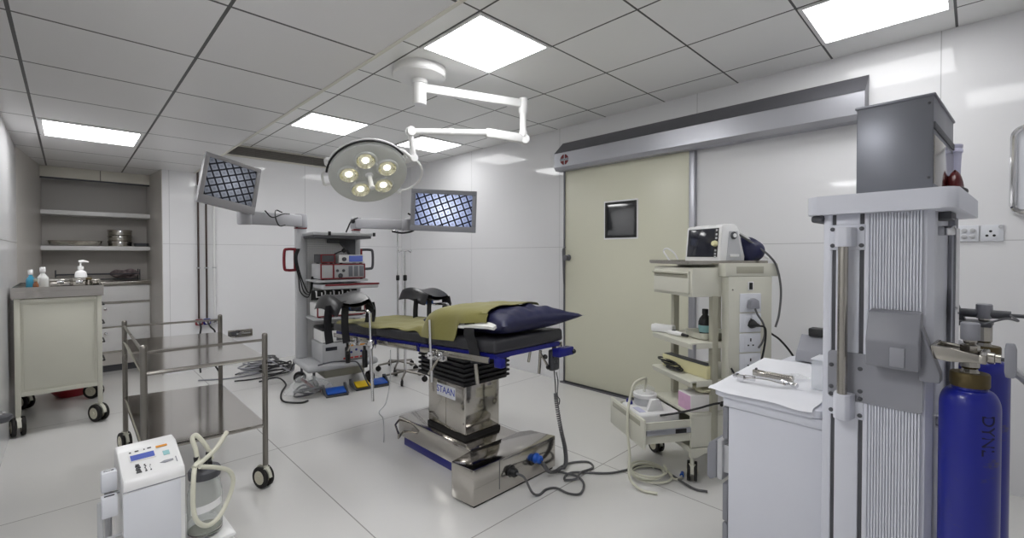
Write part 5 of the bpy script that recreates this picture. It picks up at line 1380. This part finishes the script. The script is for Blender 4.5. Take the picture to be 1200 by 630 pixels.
b = MB(); b.lathe([(.008, 0), (.010, .004), (.010, .02), (.007, .022), (.007, .05), (.010, .052), (.010, .062)], (-.03, 0, .0105), (1, 0, 0), 14); b.build('barrel', M_chrome, t)
MB().cyl((.0, 0, .012), (.0, .03, .012), .006).build('side_arm', M_chrome, t)
t = thing('blade_packet', 'clear crinkled packet beside the laryngoscope handle', 'packet', am((.35, .20, lz)), rotz=AZ+.9)
b = MB()
def pk(u, v): return (-.04+.08*u, -.05+.10*v, .004+.008*math.sin(5*u+9*v)**2*math.sin(PI*u)*math.sin(PI*v)+.003)
b.surf(pk, 18, 22, .001); b.build('film', M_film, t, ang=80)
t = thing('small_connector', 'tiny steel connector at the far left end of the instruments', 'steel fitting', am((.165, .345, lz)), rotz=AZ+1.2)
b = MB(); b.lathe([(.007, 0), (.009, .003), (.009, .012), (.006, .014), (.006, .028), (.009, .03), (.009, .036)], (-.02, 0, .0095), (1, 0, 0), 12); b.build('barrel', M_chrome, t)
MB().box(-.004, .004, -.004, .004, .016, .022).build('pin', M_greydk, t)
# clear acrylic box and grey instrument at the column
t = thing('acrylic_box', 'clear acrylic container standing on the worktop against the column', 'container', am((.30, .085, .806)), rotz=AZ)
b = MB()
for q in ((-.05, .05, -.022, -.019), (-.05, .05, .019, .022), (-.05, -.047, -.019, .019), (.047, .05, -.019, .019)): b.box(q[0], q[1], q[2], q[3], 0, .115)
b.box(-.05, .05, -.022, .022, 0, .003); b.build('walls', M_acrylic, t)
MB().box(-.052, .052, -.024, .024, .113, .118, .002).build('rim', M_whiteplastic, t)
t = thing('flow_meter', 'grey wedge-shaped meter with black knob at the back of the worktop', 'meter', am((.80, .24, .806)), rotz=AZ)
MB().prism([(-.07, 0), (.07, 0), (.07, .10), (.02, .12), (-.05, .05)], -.05, .075, 'y', bev=.004).build('meter_body', M_grey, t)
MB().box(-.0, .06, -.03, .04, .115, .155, .006).build('knob', M_black, t)
# steel box on top shelf
SB = thing('steel_cabinet_box', 'large dark grey steel box standing on the machine top shelf', 'steel box', am((.0, -.17, 1.508)), rotz=AZ)
b = MB(); b.box(-.02, .40, -.092, .084, 0, .262, .003); b.build('box_body', M_filter, SB)
b = MB(); b.box(-.024, .404, -.096, .088, .258, .266, .002); b.build('lid', M_filter, SB)
b = MB(); b.box(-.014, .394, -.0945, -.0918, .012, .15, .001); b.build('side_flap', M_steelmir, SB)
b = MB(); b.box(-.018, .40, -.0955, -.0918, .166, .186, .001); b.build('side_band', M_greydk, SB)
b = MB()
for z in (.03, .24): b.lathe([(.004, 0), (.003, .002)], (-.0205, -.083, z), (-1, 0, 0), 8)
b.build('rivet', M_greydk, SB)
b = MB(Matrix.Translation(am((.13, -.17, 1.508+.266))) @ Matrix.Rotation(AZ, 4, 'Z'))
def film(u, v): return (-.1+.28*u, -.08+.13*v, .003+.010*abs(math.sin(6*u+5*v))*math.sin(PI*u)**.5)
b.surf(film, 24, 14, .001); tag(b.build('plastic_sheet', M_filter, ang=80), 'crinkled thin sheet lying on top of the grey steel box', 'sheet')
t = thing('breathing_mask', 'dark red rubber mask hanging over the top shelf edge', 'mask', am((.28, -.278, 1.508)), rotz=AZ)
b = MB()
def mask(u, v):
    a = 2*PI*u; tt = v*1.45
    return (.05*math.cos(a)*math.cos(tt)*1.0, .022*math.sin(a)*math.cos(tt), .012+.068*math.sin(tt)*(1+.08*math.cos(a)))
b.surf(mask, 28, 12, .003, closed_u=True); b.build('mask_cup', M_darkred, t)
MB().tube([(.05*math.cos(a), .022*math.sin(a), .014) for a in [2*PI*i/24 for i in range(24)]], .010, 10, closed=True).build('mask_cushion', M_black, t)
t = thing('lilac_tub', 'pale lilac plastic tub behind the steel box', 'tub', am((.46, -.245, 1.508)), rotz=AZ)
t.scale = (1, 1, 1.33)
b = MB(); b.lathe([(.024, 0), (.028, .005), (.034, .135), (.036, .138), (.036, .145), (.032, .145), (.026, .01), (.0, .008)], n=30, cap=False); b.build('tub_body', M_lilac, t)
MB().lathe([(.0345, .124), (.0368, .126), (.0368, .132), (.0345, .134)], n=30, cap=False).build('tub_rim', M_lilac, t)

# gas cylinders
def gas_cyl(label, x, y, z0, r, top, full=True):
    t = thing('gas_cylinder', label, 'gas cylinder', am((x, y, z0)))
    h_ = top-z0
    pr = [(r*.6, 0), (r*.9, .004), (r, .025), (r, h_-.095)]
    for i in range(1, 9):
        a = i/8*PI/2; pr.append((r*.60+r*.40*math.cos(a), h_-.095+.05*math.sin(a)))
    pr += [(r*.60, h_-.044), (r*.57, h_-.036)]
    MB().lathe(pr, n=44).build('cylinder_body', M_cyl, t, ang=50)
    MB().lathe([(r*.64, h_-.038), (r*.66, h_-.034), (r*.66, h_-.004), (r*.63, h_)], n=36).build('neck_ring', M_brass, t)
    b = MB(); b.lathe([(.020, h_), (.016, h_+.01), (.020, h_+.016), (.020, h_+.075), (.012, h_+.08), (.014, h_+.085), (.014, h_+.095)], n=8); b.build('valve', M_steel, t, ang=20)
    MB().lathe([(.019, h_+.09), (.020, h_+.093), (.020, h_+.135), (.017, h_+.138)], n=20).build('valve_cap', M_grey, t)
    return t
c1 = gas_cyl('worn blue gas cylinder held in the yoke beside the white machine', CYX-.02, CYY, .1405, .062, .995)
ct_ = text('handwriting', 'DYNL', .042, Matrix.Identity(4), M_textdim, c1)
# wrap the handwriting round the shell, reading downwards
fa = math.atan2(-1, -.25)
for v in ct_.data.vertices:
    s_, zz, o = v.co.y, -v.co.x, v.co.z
    a = math.radians(215)+s_/.062
    v.co = V((.0624+o)*math.cos(a), (.0624+o)*math.sin(a), .70+zz)
gas_cyl('second blue gas cylinder mostly hidden behind the first', .41, -.34, .1405, .062, 1.02)
b = MB(); b.tube(smooth_path([am(p) for p in ((.56, -.26, 1.0), (.60, -.42, .9), (.62, -.52, .72), (.62, -.55, .5), (.6, -.54, .25), (.58, -.52, .02))]), .014, 10)
tag(b.build('grey_hose', M_greylt), 'thick grey hose curving down behind the blue cylinders', 'hose')
b = MB(); b.tube(smooth_path([am(p) for p in ((.03, -.36, 1.13), (.08, -.40, 1.145), (.2, -.42, 1.13), (.36, -.40, 1.13))]), .003, 6)
tag(b.build('chain_wire', M_greydk), 'thin dark wire between the two cylinder valves', 'wire')

# ------------------------------------------------------------------ camera and light
cam = bpy.data.cameras.new('camera'); co = bpy.data.objects.new('camera', cam); COL.objects.link(co)
cam.sensor_width = 36; cam.sensor_fit = 'HORIZONTAL'; cam.lens = 36*530.7/1200
cam.shift_x = (600-598.5)/1200; cam.shift_y = -(315-305.6)/1200
cam.clip_start = .02
co.location = (0, 0, 1.32); co.rotation_euler = (PI/2-.01378, 0, -.7738)
SC.camera = co
w = bpy.data.worlds.new('world'); SC.world = w; w.use_nodes = True
w.node_tree.nodes['Background'].inputs[0].default_value = (.8, .85, 1, 1); w.node_tree.nodes['Background'].inputs[1].default_value = .05
vs = SC.view_settings; vs.view_transform = 'Standard'; vs.look = 'None'; vs.gamma = 1; vs.exposure = 0.1; vs.use_curve_mapping = False
